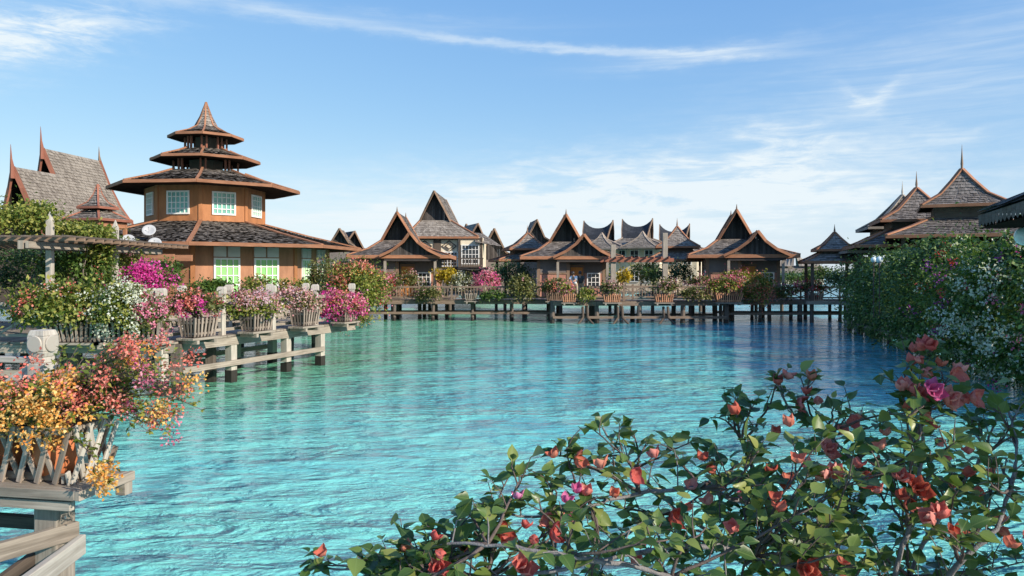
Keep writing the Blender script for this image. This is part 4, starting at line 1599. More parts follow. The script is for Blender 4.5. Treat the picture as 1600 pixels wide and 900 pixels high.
# ------------------------------------------------------------------ far boardwalks and their railings
boardwalk('left stretch of the far boardwalk with pale cross rail near the cascading bush', (-8.9, 43.4), (2.2, 43.4), 1.7, 1.2, None, .45, mat='old_rail')
boardwalk('middle stretch of the far boardwalk in front of the pergola', (2.2, 41.4), (11.6, 41.4), 2.6, 1.2, None, .32, pr=.13, mat='old_rail')
boardwalk('right stretch of the far boardwalk running behind the dark right hedge', (11.6, 42.6), (20.5, 42.6), 1.7, 1.2, None, .45, mat='old_rail')
railing('baluster railing between the pink bush and the olive shrub', (-7.1, 43.5), (2.1, 43.5), 1.2, .72, 5, 'baluster', post=.1, mat='old_rail')
railing('lattice railing along the middle of the far boardwalk', (4.2, 41.5), (11.6, 41.5), 1.2, .74, 4, 'cross', post=.1, mat='old_rail')
railing('thin railing right of the last hut by the red geranium box', (11.7, 42.7), (20.4, 42.7), 1.2, .72, 4, 'cross', post=.08, mat='old_rail')
railing('back railing of the far boardwalk behind the pergola posts', (2.4, 43.9), (11.4, 43.9), 1.2, .74, 4, 'baluster', post=.1, mat='old_rail')
# ladder-like braces under the middle stretch
for px, lab in ((915, 'pair of splayed mooring struts under the two people'), (970, 'splayed mooring struts under the left pergola post'), (1042, 'splayed reddish mooring struts under the right pergola post')):
    c = P(px, HOR, 41.0)
    t = thing('mooring_strut', lab, 'strut', (c.x, c.y, 0), 0, 'mooring struts')
    for s in (-1, 1):
        m = MB()
        m.tube([(s * .12, .35, .9), (s * .13, .2, .30), (s * .52, -.2, -.15)], [.07, .07, .05], 8)
        m.build('leg', 'dark_wood', t)

# pergola in the middle of the far boardwalk
fp = thing('pergola', 'reddish flat pergola on two pale posts above the middle far boardwalk', 'pergola', (0, 0, 0))
for px in (958, 1039):
    c = P(px, HOR, 42.0)
    m = MB()
    m.beam((c.x, c.y, 1.1), (c.x, c.y, 4.25 if px < 1000 else 4.9), .26, .26)
    m.build('post', 'weathered_wood', fp)
a, b = P(950, 406, 42), P(1043, 405, 42)
for y in (41.8, 42.2, 44.0):
    m = MB()
    m.beam((a.x - .2, y, 3.42), (b.x + .3, y, 3.42), .1, .2)
    m.build('beam', 'red_trim', fp)
for i in range(9):
    x = a.x + (b.x - a.x) * i / 8
    m = MB()
    m.beam((x, 41.5, 3.56), (x, 44.4, 3.56), .08, .08)
    m.build('rafter', 'red_trim', fp)

# ------------------------------------------------------------------ right edge: roof of the near open hall
nr = thing('open_pavilion', 'dark shingled pavilion roof with scalloped eave board cut by the right edge', 'pavilion', (0, 0, 0))
A0 = V((1.895, 3.12, 3.034))
dirn = V((-.361, -.933, 0))
inn = V((.933, -.361, 0))
A1 = A0 + dirn * 1.56
m = MB()
B0, B1 = A0 + inn * 3.4, A1 + inn * 3.4
rd0, rd1 = A0 + inn * 1.3 + dirn * .74 + V((0, 0, .8)), A0 + inn * 2.1 + dirn * .82 + V((0, 0, .8))
mid = lambda a, b: a.lerp(b, .5) - V((0, 0, .08))
for e0, e1, t0, t1 in ((A0, A1, rd0, rd0), (B0, A0, rd1, rd0), (B1, B0, rd1, rd1), (A1, B1, rd0, rd1)):
    m.shingles(e0, e1, mid(e0, t0), mid(e1, t1), .14, .1, 0, 1, .012)
    m.shingles(mid(e0, t0), mid(e1, t1), t0, t1 + (t1 - e1) * 1e-4 + (e1 - e0) * (1e-4 if t0 == t1 else 0), .14, .1, 0, 1, .012)
m.poly([A0 - V((0, 0, .06)), A1 - V((0, 0, .06)), B1 - V((0, 0, .06)), B0 - V((0, 0, .06))], 2)
r = m.build('roof', ['shingle_dark', 'roof_felt', 'roof_under'], nr)
m = MB()
for p, q in ((A0, A1), (A0, B0)):
    L = (q - p).length
    dd = (q - p) / L
    out = V((dd.y, -dd.x, 0)) if p is A0 and q is B0 else V((-inn.x, -inn.y, 0))
    n = int(L / .06)
    for k in range(n):
        c = p + dd * (L * (k + .5) / n) - V((0, 0, .008))
        w = L / n * .5
        a = c - dd * w * .96
        b = c + dd * w * .96
        m.poly([a, b, b - V((0, 0, .036)), c - V((0, 0, .05)), a - V((0, 0, .036))])
m.build('eave_board', 'eave_wood', r)
m = MB()
hp = A0.lerp(rd0, .22)
m.tube([hp - V((0, 0, .08)), hp + V((.02, 0, .05)), hp + V((-.01, 0, .14))], [.04, .03, .005], 6)
m.build('finial', 'orange_trim', nr)
for s in (.4, 1.2):
    for w in (.8, 2.9):
        c = A0 + dirn * s + inn * w
        m = MB()
        m.beam((c.x, c.y, 1.0), (c.x, c.y, 3.25), .16, .16)
        m.build('post', 'dark_wood', nr)
m = MB()
c = A0 + dirn * 1.9 + inn * 2.2
m.box((c.x, c.y, 1.1), (6.0, 3.6, .2), math.atan2(-dirn.x, dirn.y) + math.pi)
m.build('platform', 'weathered_wood', nr)
for s in (.3, 3.4):
    for w in (-.6, 4.9):
        c = A0 + dirn * s + inn * w
        m = MB()
        m.tube([(c.x, c.y, -.5), (c.x, c.y, 1.02)], .13, 8)
        m.build('pile', 'pile_wood', nr)


def globe(label, px, py, D, r, hang=False):
    c = P(px, py, D)
    t = thing('globe_lamp', label, 'lamp', c, 0, 'globe lamps')
    m = MB()
    m.lathe([(r * math.sin(math.pi * i / 12) + 1e-4, -r * math.cos(math.pi * i / 12)) for i in range(13)], 20)
    m.build('globe', 'globe_glass', t, True)
    m = MB()
    m.tube([(0, 0, -r * .9), (0, 0, -r * 1.15)], r * .45, 10)
    if not hang:
        m.tube([(0, 0, -r * 1.1), (0, 0, 1.15 - c.z)], .02, 8)
    else:
        m = MB()
        m.tube([(0, 0, r * .9), (0, 0, r * 1.1)], r * .4, 10)
        m.tube([(0, 0, r * 1.1), (0, 0, 3.06 - c.z)], .006, 6)
    m.build('hanger' if hang else 'lamp_post', 'dark_wood', t)


globe('white globe lamp under the pavilion eave, left one of a close pair', 1365, 406, 27.5, .10)
globe('white globe lamp under the pavilion eave, right one of a close pair', 1374, 406, 27.0, .12)
globe('pale globe lamp below the dark hall roof at the right edge', 1601, 369, 3.04, .037, True)

# right boardwalk below the hedge
boardwalk('overgrown boardwalk under the flowering hedge on the right', (13.5, 13.5), (18.0, 36.0), 2.2, 1.2, None, .45)

# ------------------------------------------------------------------ two people by the middle hut


def person(label, c, rz, lean, shirt, trousers, arm_l, arm_r, scale=.95, bag=False):
    root = thing('person', label, 'person', c, rz, 'people on the far boardwalk')
    root.scale = (scale,) * 3

    def skin(name, pts, edges, rad, mat, parent, sub=2):
        me = bpy.data.meshes.new(name)
        me.from_pydata([tuple(p) for p in pts], edges, [])
        o = bpy.data.objects.new(name, me)
        COL.objects.link(o)
        o.parent = parent
        s = o.modifiers.new('skin', 'SKIN')
        for i, r_ in enumerate(rad):
            me.skin_vertices[0].data[i].radius = (r_, r_)
        me.skin_vertices[0].data[0].use_root = True
        ss = o.modifiers.new('sub', 'SUBSURF')
        ss.levels = ss.render_levels = sub
        me.materials.append(MATS[mat])
        return o
    L = lean
    sh = lambda z: V((0, -max(0, z - .92) * L, z))
    hip, waist, chest, neck, head0, head, top = sh(.95), sh(1.08), sh(1.32), sh(1.47), sh(1.54), sh(1.62), sh(1.71)
    kl, kr = V((-.1, -.05, .5)), V((.11, .02, .5))
    fl, fr = V((-.11, .03, .07)), V((.12, .12, .07))
    tl, tr_ = V((-.12, -.12, .03)), V((.13, -.04, .03))
    sl, sr = chest + V((-.19, 0, .08)), chest + V((.19, 0, .08))
    el, er = sl + V(arm_l[0]), sr + V(arm_r[0])
    hl, hr = el + V(arm_l[1]), er + V(arm_r[1])
    ll, lr = sh(.92) + V((-.1, 0, 0)), sh(.92) + V((.1, 0, 0))
    pts = [hip, waist, chest, neck, head0, head, top, ll, kl, fl, tl, lr, kr, fr, tr_, sl, el, hl, sr, er, hr]
    ed = [(0, 1), (1, 2), (2, 3), (3, 4), (4, 5), (5, 6), (0, 7), (7, 8), (8, 9), (9, 10), (0, 11), (11, 12), (12, 13), (13, 14), (2, 15), (15, 16), (16, 17), (2, 18), (18, 19), (19, 20)]
    rad = [.13, .12, .14, .055, .07, .095, .07, .085, .06, .045, .035, .085, .06, .045, .035, .06, .045, .035, .06, .045, .035]
    body = skin('body', pts, ed, rad, 'skin', root)
    sp = [waist - V((0, 0, .1)), waist, chest, chest + V((0, 0, .1)), sl, sl.lerp(el, .7), sr, sr.lerp(er, .7)]
    skin('shirt', sp, [(0, 1), (1, 2), (2, 3), (2, 4), (4, 5), (2, 6), (6, 7)], [.165, .15, .175, .09, .085, .07, .085, .07], shirt, root)
    tp_ = [hip, ll, kl, fl + V((0, 0, .05)), lr, kr, fr + V((0, 0, .05)), waist]
    skin('trousers', tp_, [(0, 1), (1, 2), (2, 3), (0, 4), (4, 5), (5, 6), (0, 7)], [.15, .105, .08, .06, .105, .08, .06, .135], trousers, root)
    m = MB()
    prof = [(.001, .12), (.06, .11), (.1, .06), (.112, 0), (.1, -.06), (.07, -.1)]
    m.lathe(prof, 12, head + V((0, .025, .02)))
    m.build('hair', 'hair', root, True)
    for f, tt in ((fl, tl), (fr, tr_)):
        m = MB()
        m.tube([f + V((0, .05, -.02)), f + V((0, 0, -.02)), tt + V((0, -.03, .01))], [.05, .055, .035], 8)
        m.build('shoe', 'shoe_black', root, True)
    return root


c1 = P(899, HOR, 43.2)
person('person in a white shirt leaning to the left over the flower box', (c1.x, c1.y, 1.19), R(-38), .42, 'white_cloth', 'khaki_cloth', ((-.05, -.2, -.22), (.02, -.22, -.02)), ((.04, -.2, -.22), (-.04, -.22, -.04)), .92)
c2 = P(908, HOR, 43.5)
person('person in dark clothes bending beside the one in white', (c2.x, c2.y, 1.19), R(-25), .30, 'dark_cloth', 'khaki_cloth', ((-.05, -.16, -.24), (.0, -.2, -.05)), ((.08, -.05, -.28), (.02, -.12, -.2)), .93)

# ------------------------------------------------------------------ flower boxes on the boardwalks


def edge_at(Y, out=.32):
    """a spot just outside the water edge of the pale boardwalk"""
    c = J + da * ((Y - J.y) / da.y)
    return c - na * out


rzA = math.atan2(da.y, da.x)
BOX = [
    ('slatted grey box of coral and pink bougainvillea, nearest one on the pale boardwalk', 17.95),
    ('slatted grey box holding lilac bougainvillea over bright green leaves', 19.8),
    ('slatted grey box of rose bougainvillea, third along the pale boardwalk', 21.65),
    ('slatted pale box of magenta bougainvillea at the tip of the boardwalk', 23.5),
]
for lab, Y in BOX:
    c = edge_at(Y)
    planter(lab, (c.x, c.y, 1.30), rzA, .64, .42, .42, flare=.10)
for lab, px, w in (('slatted box under the yellow-green bougainvillea, left below the pergola', 122, 1.0), ('slatted box half hidden under the white bougainvillea', 186, .7), ('slatted box under the low pink bougainvillea near the boardwalk corner', 236, .5)):
    c = P(px, HOR, 17.05)
    planter(lab, (c.x, c.y, 1.26), 0, w, .45, .40)
for lab, px, D, w, mat, hh in (
        ('reddish slatted box beside the white-shirted person', 889, 41.1, .62, 'terracotta_slat', .42),
        ('reddish slatted box at the foot of the left pergola post', 956, 41.1, .8, 'terracotta_slat', .42),
        ('reddish slatted box at the foot of the right pergola post', 1037, 41.1, .85, 'terracotta_slat', .42),
        ('wide bright terracotta slatted box right of the lattice railing', 1138, 41.1, 1.25, 'terracotta_slat', .48),
        ('small pale slatted box of red flowers near the right hedge', 1272, 42.4, .75, 'planter_slat', .42),
        ('small pale box hung on the baluster railing', 736, 43.2, .55, 'planter_slat', .4),
        ('dark slatted box of olive shrub left of the two people', 866, 42.9, .8, 'brown_wood', .45)):
    c = P(px, HOR, D)
    planter(lab, (c.x, c.y, 1.16), 0, w, .42, hh, mat, group='flower boxes of the far boardwalk')

G1 = 'bougainvillea along the left boardwalks'
G2 = 'plants along the far boardwalk'
G3 = 'flowering hedge plants on the right'
G4 = 'shrubs around the pagoda and pergola'


def pl(label, px, py, D, rad, n, ls, fol, blooms=(), group=G1, cat='shrub', name='bougainvillea_bush', base_z=1.2, **kw):
    c = P(px, py, D)
    kw.setdefault('seed', (px * 131 + py * 17) % 9973)
    bz = min(base_z, c.z)
    return plant(name, label, cat, (c.x, c.y, bz), (0, 0, c.z - bz), rad, n, ls, fol, blooms, group, **kw)


# along the left boardwalks
pl('broad yellow-green bougainvillea with a few coral tips below the pergola post', 112, 487, 17.2, (1.3, .6, .52), 5200, .105, 'leaf_yellowgreen', [('bract_coral', 16, 16, .07, .09), ('bract_white', 10, 12, .06, .09)], base_z=1.5, clumps=44)
pl('white bougainvillea spilling over the railing beside the coral sprays', 192, 490, 16.9, (.56, .45, .64), 2900, .09, 'leaf_yellowgreen', [('bract_white', 46, 18, .075, .08)], base_z=1.5, clumps=34)
pl('low pink bougainvillea near the corner of the two left boardwalks', 236, 498, 17.0, (.36, .4, .5), 1300, .08, 'leaf_olive', [('bract_pink', 26, 18, .07, .07)], base_z=1.4)
pl('vivid magenta bougainvillea mound in front of the orange porch frame', 234, 440, 20.5, (.58, .45, .42), 1300, .09, 'leaf_olive', [('bract_magenta', 58, 24, .085, .10)], base_z=1.3)
pl('coral and pink bougainvillea in the nearest box of the pale boardwalk', 302, 479, 17.95, (.64, .45, .33), 2300, .09, 'leaf_olive', [('bract_coral', 22, 18, .07, .07), ('bract_pink', 16, 18, .075, .07), ('bract_magenta', 5, 18, .075, .07)], base_z=1.7)
pl('lilac and rose bougainvillea with bright green skirt in the second box', 390, 480, 19.8, (.72, .45, .34), 2800, .095, 'leaf_yellowgreen', [('bract_rose', 44, 20, .075, .08, (0, -.2, .9)), ('bract_lilac', 24, 20, .075, .08, (.3, -.2, .8)), ('bract_magenta', 6, 22, .08, .08, (-.6, -.2, .7))], base_z=1.7)
pl('rose bougainvillea in the third box of the pale boardwalk', 462, 473, 21.65, (.6, .45, .28), 1800, .09, 'leaf_olive', [('bract_rose', 48, 20, .08, .08, (0, -.2, .7)), ('bract_lilac', 18, 18, .075, .08)], base_z=1.7)
pl('magenta bougainvillea trailing from the last box of the pale boardwalk', 526, 477, 23.4, (.74, .45, .36), 1700, .095, 'leaf_yellowgreen', [('bract_magenta', 36, 22, .085, .10, (0, -.5, .2)), ('bract_pink', 26, 20, .085, .09, (.4, -.3, .5)), ('bract_coral', 12, 18, .08, .09)], base_z=1.7)
pl('large yellow-green bougainvillea cascade with salmon tips falling to the water', 556, 455, 26.5, (.92, .8, 1.0), 6800, .11, 'leaf_yellowgreen', [('bract_coral', 44, 16, .085, .10, (0, -.3, .6)), ('bract_orange', 12, 10, .07, .1)], clumps=56, base_z=1.1)
pl('trailing lower fringe of green bougainvillea under the magenta box', 548, 497, 24.6, (.55, .4, .35), 1400, .095, 'leaf_yellowgreen', [('bract_coral', 5, 10, .07, .08)], base_z=1.0, stems=4)
# around pagoda and pergola
for lab, px, py, D, rad, n, fol, bl in (
        ('mid green shrub rising behind the pergola post base', 125, 428, 20.3, (.95, .7, .62), 2600, 'leaf_green', [('bract_coral', 6, 10, .07, .08)]),
        ('bright green shrub between the two pergola posts', 195, 425, 22.6, (.7, .6, .6), 1800, 'leaf_yellowgreen', [('bract_rose', 12, 12, .07, .08)]),
        ('yellow-green vine heaped on the left end of the pergola top', 26, 348, 19.4, (.95, 1.0, .52), 4200, 'leaf_yellowgreen', ()),
        ('green vine lying on the pergola top between its pointed posts', 130, 367, 20.4, (.75, 1.1, .28), 2600, 'leaf_yellowgreen', ()),
        ('yellow-green vine hanging below the pergola beam', 150, 405, 20.6, (.36, .4, .60), 1500, 'leaf_yellowgreen', [('bract_orange', 4, 8, .08, .08)]),
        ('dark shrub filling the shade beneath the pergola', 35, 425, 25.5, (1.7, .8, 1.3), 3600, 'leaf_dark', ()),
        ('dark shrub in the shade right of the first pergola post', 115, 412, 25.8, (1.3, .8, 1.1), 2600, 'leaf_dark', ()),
        ('broad-leaved green shrub at the shaded corner of the pagoda', 259, 430, 25.5, (.5, .5, .5), 1100, 'leaf_green', ()),
        ('green hedge shrub below the left green window', 325, 454, 26.0, (.85, .5, .34), 1900, 'leaf_green', ()),
        ('yellow-green hedge shrub between the two large green windows', 402, 452, 26.2, (.62, .5, .40), 1600, 'leaf_yellowgreen', [('bract_rose', 6, 10, .06, .07)]),
        ('yellowish hedge shrub right of the large green windows', 458, 453, 26.6, (.75, .5, .36), 1700, 'leaf_yellowgreen', ()),
        ('tall thin shrub at the narrow green windows of the pagoda', 501, 436, 27.5, (.42, .4, .72), 1200, 'leaf_olive', [('bract_rose', 6, 10, .06, .07)]),
        ('climber with pink specks on the orange porch post', 203, 412, 27.6, (.32, .3, .8), 900, 'leaf_olive', [('bract_pink', 10, 10, .07, .07)])):
    z = {348: 3.6, 366: 3.6, 408: 2.4}.get(py, 1.2)
    pl(lab, px, py, D, rad, n, .11 if D > 21 else .10, fol, bl, G4, 'vine' if 'vine' in lab or 'climber' in lab else 'shrub', 'climbing_vine' if 'vine' in lab or 'climber' in lab else 'shrub', z)
# far boardwalk
far = (
    ('coral pink bougainvillea right of the big cascade at the railing start', 594, 450, 41.5, (.68, .6, .72), 1100, 'leaf_olive', [('bract_pink', 40, 14, .12, .13), ('bract_red', 14, 12, .11, .12)]),
    ('olive shrub with rosy tips before the leftmost hut', 634, 440, 45.3, (1.05, .7, .62), 1500, 'leaf_olive', [('bract_rose', 14, 10, .1, .12)]),
    ('golden yellow shrub left of the pale speckled one', 697, 433, 46, (.66, .6, .55), 1300, 'leaf_gold', ()),
    ('pale cream-speckled shrub behind the baluster railing', 724, 446, 45.4, (.78, .6, .62), 1300, 'leaf_olive', [('bract_white', 30, 12, .1, .13)]),
    ('bright pink round bougainvillea left of the dark evergreen', 760, 441, 45.2, (.66, .6, .5), 600, 'leaf_olive', [('bract_pink', 46, 16, .13, .13), ('bract_magenta', 12, 14, .12, .12)]),
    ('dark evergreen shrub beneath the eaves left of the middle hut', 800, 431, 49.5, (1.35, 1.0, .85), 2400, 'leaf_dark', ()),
    ('olive shrub drooping over the boardwalk edge left of the middle hut', 816, 455, 43.0, (.78, .6, .80), 2000, 'leaf_olive', [('bract_rose', 5, 8, .09, .1)]),
    ('olive bush in the dark box left of the two people', 866, 449, 42.9, (.68, .5, .50), 1100, 'leaf_olive', [('bract_coral', 8, 10, .09, .1)]),
    ('coral and yellow flowers in the box beside the white-shirted person', 887, 453, 41.1, (.36, .35, .28), 400, 'leaf_yellowgreen', [('bract_pink', 12, 12, .1, .1), ('bract_orange', 8, 10, .09, .09)]),
    ('straggly rose-brown plant at the left pergola post', 954, 451, 41.1, (.55, .4, .36), 600, 'leaf_olive', [('bract_rose', 16, 10, .09, .1)]),
    ('golden yellow shrub right of the left pergola post', 974, 433, 46, (.38, .4, .50), 800, 'leaf_gold', ()),
    ('bright green leafy shrub right of the middle hut', 947, 424, 49, (.62, .6, .85), 1100, 'leaf_green', ()),
    ('bright green shrub in the centre of the far pergola', 1002, 428, 51, (.9, .7, .72), 1500, 'leaf_yellowgreen', ()),
    ('dark green shrub left of the right pergola post', 1026, 432, 49, (.75, .6, .7), 1200, 'leaf_deep', ()),
    ('dark spreading shrub under the red-spired pavilion', 1062, 430, 48, (.75, .6, .8), 1200, 'leaf_dark', ()),
    ('olive and rose plant in the box at the right pergola post', 1042, 450, 41.1, (.72, .4, .40), 900, 'leaf_olive', [('bract_rose', 14, 10, .09, .1)]),
    ('rosy bougainvillea behind the lattice railing', 1095, 444, 44.6, (.85, .5, .45), 900, 'leaf_olive', [('bract_rose', 18, 10, .1, .12), ('bract_pink', 8, 10, .1, .12)]),
    ('green and pink bougainvillea in the wide terracotta box', 1137, 448, 41.1, (.95, .45, .48), 1500, 'leaf_yellowgreen', [('bract_pink', 24, 14, .11, .12, (0, -.1, .8)), ('bract_coral', 10, 10, .1, .1)]),
    ('rosy yellow-green shrub before the door of the rightmost hut', 1152, 434, 44.4, (.9, .5, .42), 1000, 'leaf_yellowgreen', [('bract_pink', 14, 10, .1, .12)]),
    ('salmon and yellow-green bougainvillea hanging over the edge right of the wide terracotta box', 1188, 456, 42.0, (.82, .6, .85), 2000, 'leaf_yellowgreen', [('bract_coral', 40, 12, .1, .12), ('bract_orange', 10, 10, .09, .1)]),
    ('red flowering plant in the small pale box near the right hedge', 1266, 450, 42.4, (.85, .4, .34), 700, 'leaf_olive', [('bract_red', 18, 12, .1, .1), ('bract_pink', 16, 12, .11, .1)]),
    ('light green hedge shrub against the horizon gap', 1232, 437, 52, (1.35, .6, .55), 1700, 'leaf_green', ()),
    ('dark green shrub under the lone pavilion', 1284, 436, 47, (1.0, .8, .72), 1700, 'leaf_deep', ()),
    ('dark jagged shrub between lone pavilion and right hedge', 1320, 438, 46, (.9, .8, .95), 1700, 'leaf_dark', ()),
    ('low olive shrub hanging from the deck edge left of the small pale box', 668, 462, 43.0, (.8, .4, .42), 900, 'leaf_olive', [('bract_rose', 6, 8, .09, .1)]),
    ('straggling green plant below the baluster railing right of the small pale box', 770, 464, 43.0, (.7, .4, .38), 700, 'leaf_green', ()),
    ('yellow-green plant tumbling over the deck edge below the two people', 915, 462, 41.0, (.5, .35, .34), 500, 'leaf_yellowgreen', ()),
    ('olive plant trailing from the lattice railing between pergola post and terracotta box', 1085, 460, 41.1, (.75, .4, .4), 900, 'leaf_olive', [('bract_rose', 8, 8, .09, .1)]),
    ('rosy olive plant on the far deck edge between the salmon cascade and the red flowers', 1228, 458, 42.2, (.6, .4, .42), 700, 'leaf_olive', [('bract_pink', 6, 8, .09, .1)]),
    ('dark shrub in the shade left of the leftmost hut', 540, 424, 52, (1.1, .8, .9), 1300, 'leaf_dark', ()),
)
for lab, px, py, D, rad, n, fol, bl in far:
    pl(lab, px, py, D, rad, n, .14, fol, bl, G2, 'shrub', 'bougainvillea_bush' if bl else 'shrub', 1.15)
# right hedge
hedge = (
    (14.6, 'nearest hedge plant on the right, half outside the picture', [('bract_pink', 16, 18, .08, .1)], 'leaf_deep'),
    (17.2, 'right hedge bougainvillea with magenta sprays and white flowers below', [('bract_white', 24, 24, .10, .12, (-.8, -.4, 0)), ('bract_pink', 10, 20, .085, .1, (-.4, -.5, .7)), ('bract_magenta', 7, 16, .085, .1)], 'leaf_green'),
    (19.6, 'right hedge bougainvillea richly covered in white flower clusters', [('bract_white', 52, 28, .105, .13, (-.8, -.5, .1)), ('bract_purple', 8, 16, .085, .1)], 'leaf_green'),
    (22.0, 'right hedge bougainvillea with purple and red patches beside the white one', [('bract_purple', 18, 18, .09, .1, (-.8, -.4, 0)), ('bract_red', 14, 18, .085, .09, (-.8, -.4, -.2)), ('bract_white', 14, 14, .09, .1)], 'leaf_green'),
    (24.6, 'dense dark green hedge shrub with a few reddish sprays below the largest pavilion', [('bract_red', 8, 16, .085, .1), ('bract_white', 8, 8, .07, .06)], 'leaf_deep'),
    (27.4, 'dark green hedge shrub with hanging shoots right of the globe lamps', [('bract_white', 7, 7, .07, .06)], 'leaf_deep'),
    (30.2, 'dark leafy hedge shrub under the two globe lamps', [('bract_white', 4, 6, .07, .06)], 'leaf_deep'),
    (33.0, 'farthest dark hedge shrub on the right, trailing into the water', (), 'leaf_deep'),
)
for i, (Y, lab, bl, fol) in enumerate(hedge):
    x = 11.1 + .2157 * (Y - 16.7) + .95
    plant('bougainvillea_bush' if bl else 'shrub', lab, 'shrub', (x, Y, 1.2), (0, 0, .45), (1.3, 1.9, 1.8), 9500, .12, fol, bl, G3, clumps=80, seed=40 + i, tight=.2, low=-.9, droop=.45)
for i, (x, Y, z, rad, lab, fol) in enumerate((
        (14.4, 25.5, 3.0, (1.3, 1.3, .75), 'broad-leaved dark shrub right below the eaves of the largest pavilion', 'leaf_dark'),
        (12.9, 18.5, 3.0, (1.1, 1.2, .7), 'tangled dark shrub at the top of the right hedge below the near roof', 'leaf_dark'),
        (15.6, 29.5, 2.9, (1.3, 1.3, .7), 'dark shrub top beside the globe lamps beneath the orange-hipped pavilion', 'leaf_dark'))):
    plant('shrub', lab, 'shrub', (x, Y, 1.2), (0, 0, z - 1.2), rad, 3200, .15, fol, (), G3, clumps=36, seed=70 + i)

# ------------------------------------------------------------------ near left: deck corner, post, rail, lattice flower box
FA = R(-11)
u_ = V((math.cos(FA), math.sin(FA), 0))
v_ = V((-math.sin(FA), math.cos(FA), 0))
FC = V((-3.2, 5.68, 0))


def N(u, v, z):
    return FC + u_ * u + v_ * v + V((0, 0, z))


nd = thing('deck_corner', 'weathered deck corner on a thick square pile at the lower left', 'deck', (0, 0, 0))
m = MB()
for k in range(4):
    v = .60 + k * .15
    m.beam(N(-5, v, 1.175), N(-.85, v, 1.175), .138, .045)
m.build('deck_boards', 'weathered_wood', nd)
m = MB()
m.beam(N(-5, .50, 1.09), N(-.84, .50, 1.09), .05, .2)
m.beam(N(-.815, .5, 1.09), N(-.815, 1.13, 1.09), .05, .2)
m.build('edge_beam', 'weathered_wood', nd, bevel=.006)
m = MB()
m.beam(N(-.36, .17, -.5), N(-.36, .17, 1.02), .2, .2, 0, v_)
m.build('pile', 'weathered_wood', nd, bevel=.012)
m = MB()
m.beam(N(-4, .32, .80), N(-.46, .32, .80), .07, .10)
m.build('shaded_beam', 'dark_wood', nd, bevel=.006)  # dark wood carries the shade this beam lies in
m = MB()
m.beam((-3.37, 5.96, .797), (-4.40, 4.28, .797), .06, .135)
m.build('side_beam', 'weathered_wood', nd, bevel=.008)
m = MB()
m.beam((-3.31, 5.92, .70), (-3.12, 3.4, .68), .055, .15)
m.build('brace', 'pale_wood', nd, bevel=.008)
m = MB()
m.beam((-3.62, 5.9, .62), (-4.1, 5.0, .2), .06, .13)
m.build('back_brace', 'dark_wood', nd, bevel=.008)
for k, (uu, vv, zz) in enumerate(((-.27, .14, .92), (-.27, .20, .96), (-.31, .10, .56))):
    m = MB()
    m.tube([N(uu - .02, vv, zz), N(uu + .03, vv, zz)], .011, 8)
    m.build('bolt', 'metal_grey', nd)

rl = thing('railing', 'pale grey railing with a carved thick post at the left edge', 'railing', (0, 0, 0), 0, 'railings of the boardwalks')
m = MB()
c = N(-.97, .72, 0)
w = .165
z0 = 1.2
m.beam(c + V((0, 0, z0)), c + V((0, 0, 2.02)), w, w, 0, v_)
zs = [(2.02, w * .8), (2.07, w * .8), (2.12, w * 1.02), (2.25, w * 1.02), (2.30, w * .84)]
for (za, wa), (zb, wb) in zip(zs, zs[1:]):
    m.beam(c + V((0, 0, za)), c + V((0, 0, zb)), wa, wa, 0, v_, wb, wb)
for s, ax in ((-1, v_), (1, u_)):
    o = c + ax * (s * w * .505) + V((0, 0, 2.185))
    m.tube([o, o + ax * (s * .016)], w * .44, 18)
m.build('post', 'pale_wood', rl, bevel=.008)
m = MB()
m.beam(N(-5, .72, 2.08 - .04), c + V((0, 0, 2.04)) - u_ * w * .5, .085, .05)
m.build('top_rail', 'pale_wood', rl, bevel=.006)
m = MB()
m.beam(N(-5, .72, 1.38), c + V((0, 0, 1.38)) - u_ * w * .5, .06, .09)
m.build('bottom_rail', 'weathered_wood', rl)
m = MB()
for k in range(4):
    a = -1.06 - k * .9
    m.beam(N(a - .88, .70, 1.43), N(a, .70, 1.98), .03, .07)
    m.beam(N(a - .88, .74, 1.98), N(a, .74, 1.43), .03, .07)
m.build('cross_infill', 'pale_wood', rl)
for k, lab in ((2.9, ''),):
    m = MB()
    m.beam(N(-.97 - k, .72, 1.2), N(-.97 - k, .72, 2.2), w, w, 0, v_)
    m.build('post', 'pale_wood', rl)

nb = thing('planter_box', 'crossed-lattice wooden flower box holding terracotta pots at the lower left', 'planter', (0, 0, 0), 0, 'slatted flower boxes')
m = MB()
for k in range(4):
    v = .06 + k * .135
    m.beam(N(-1.9, v, 1.165), N(0, v, 1.165), .128, .05)
m.build('platform_boards', 'weathered_wood', nb, bevel=.006)
m = MB()
m.beam(N(-1.9, -.03, 1.15), N(.0, -.03, 1.15), .045, .075)
m.beam(N(.02, -.05, 1.15), N(.02, .56, 1.15), .045, .075)
m.beam(N(-1.9, .0, 1.06), N(-.06, .0, 1.06), .05, .07)
m.beam(N(-.06, .5, 1.06), N(.03, .5, 1.06), .09, .1)
for k in range(6):
    m.beam(N(-.2 - k * .3, .02, 1.117), N(-.1 - k * .3, .02, 1.117), .06, .035)
m.build('platform_frame', 'weathered_wood', nb, bevel=.006)
bx0, bx1, by0, by1, zb, zt = -1.55, -.13, .06, .50, 1.195, 1.62
m = MB()


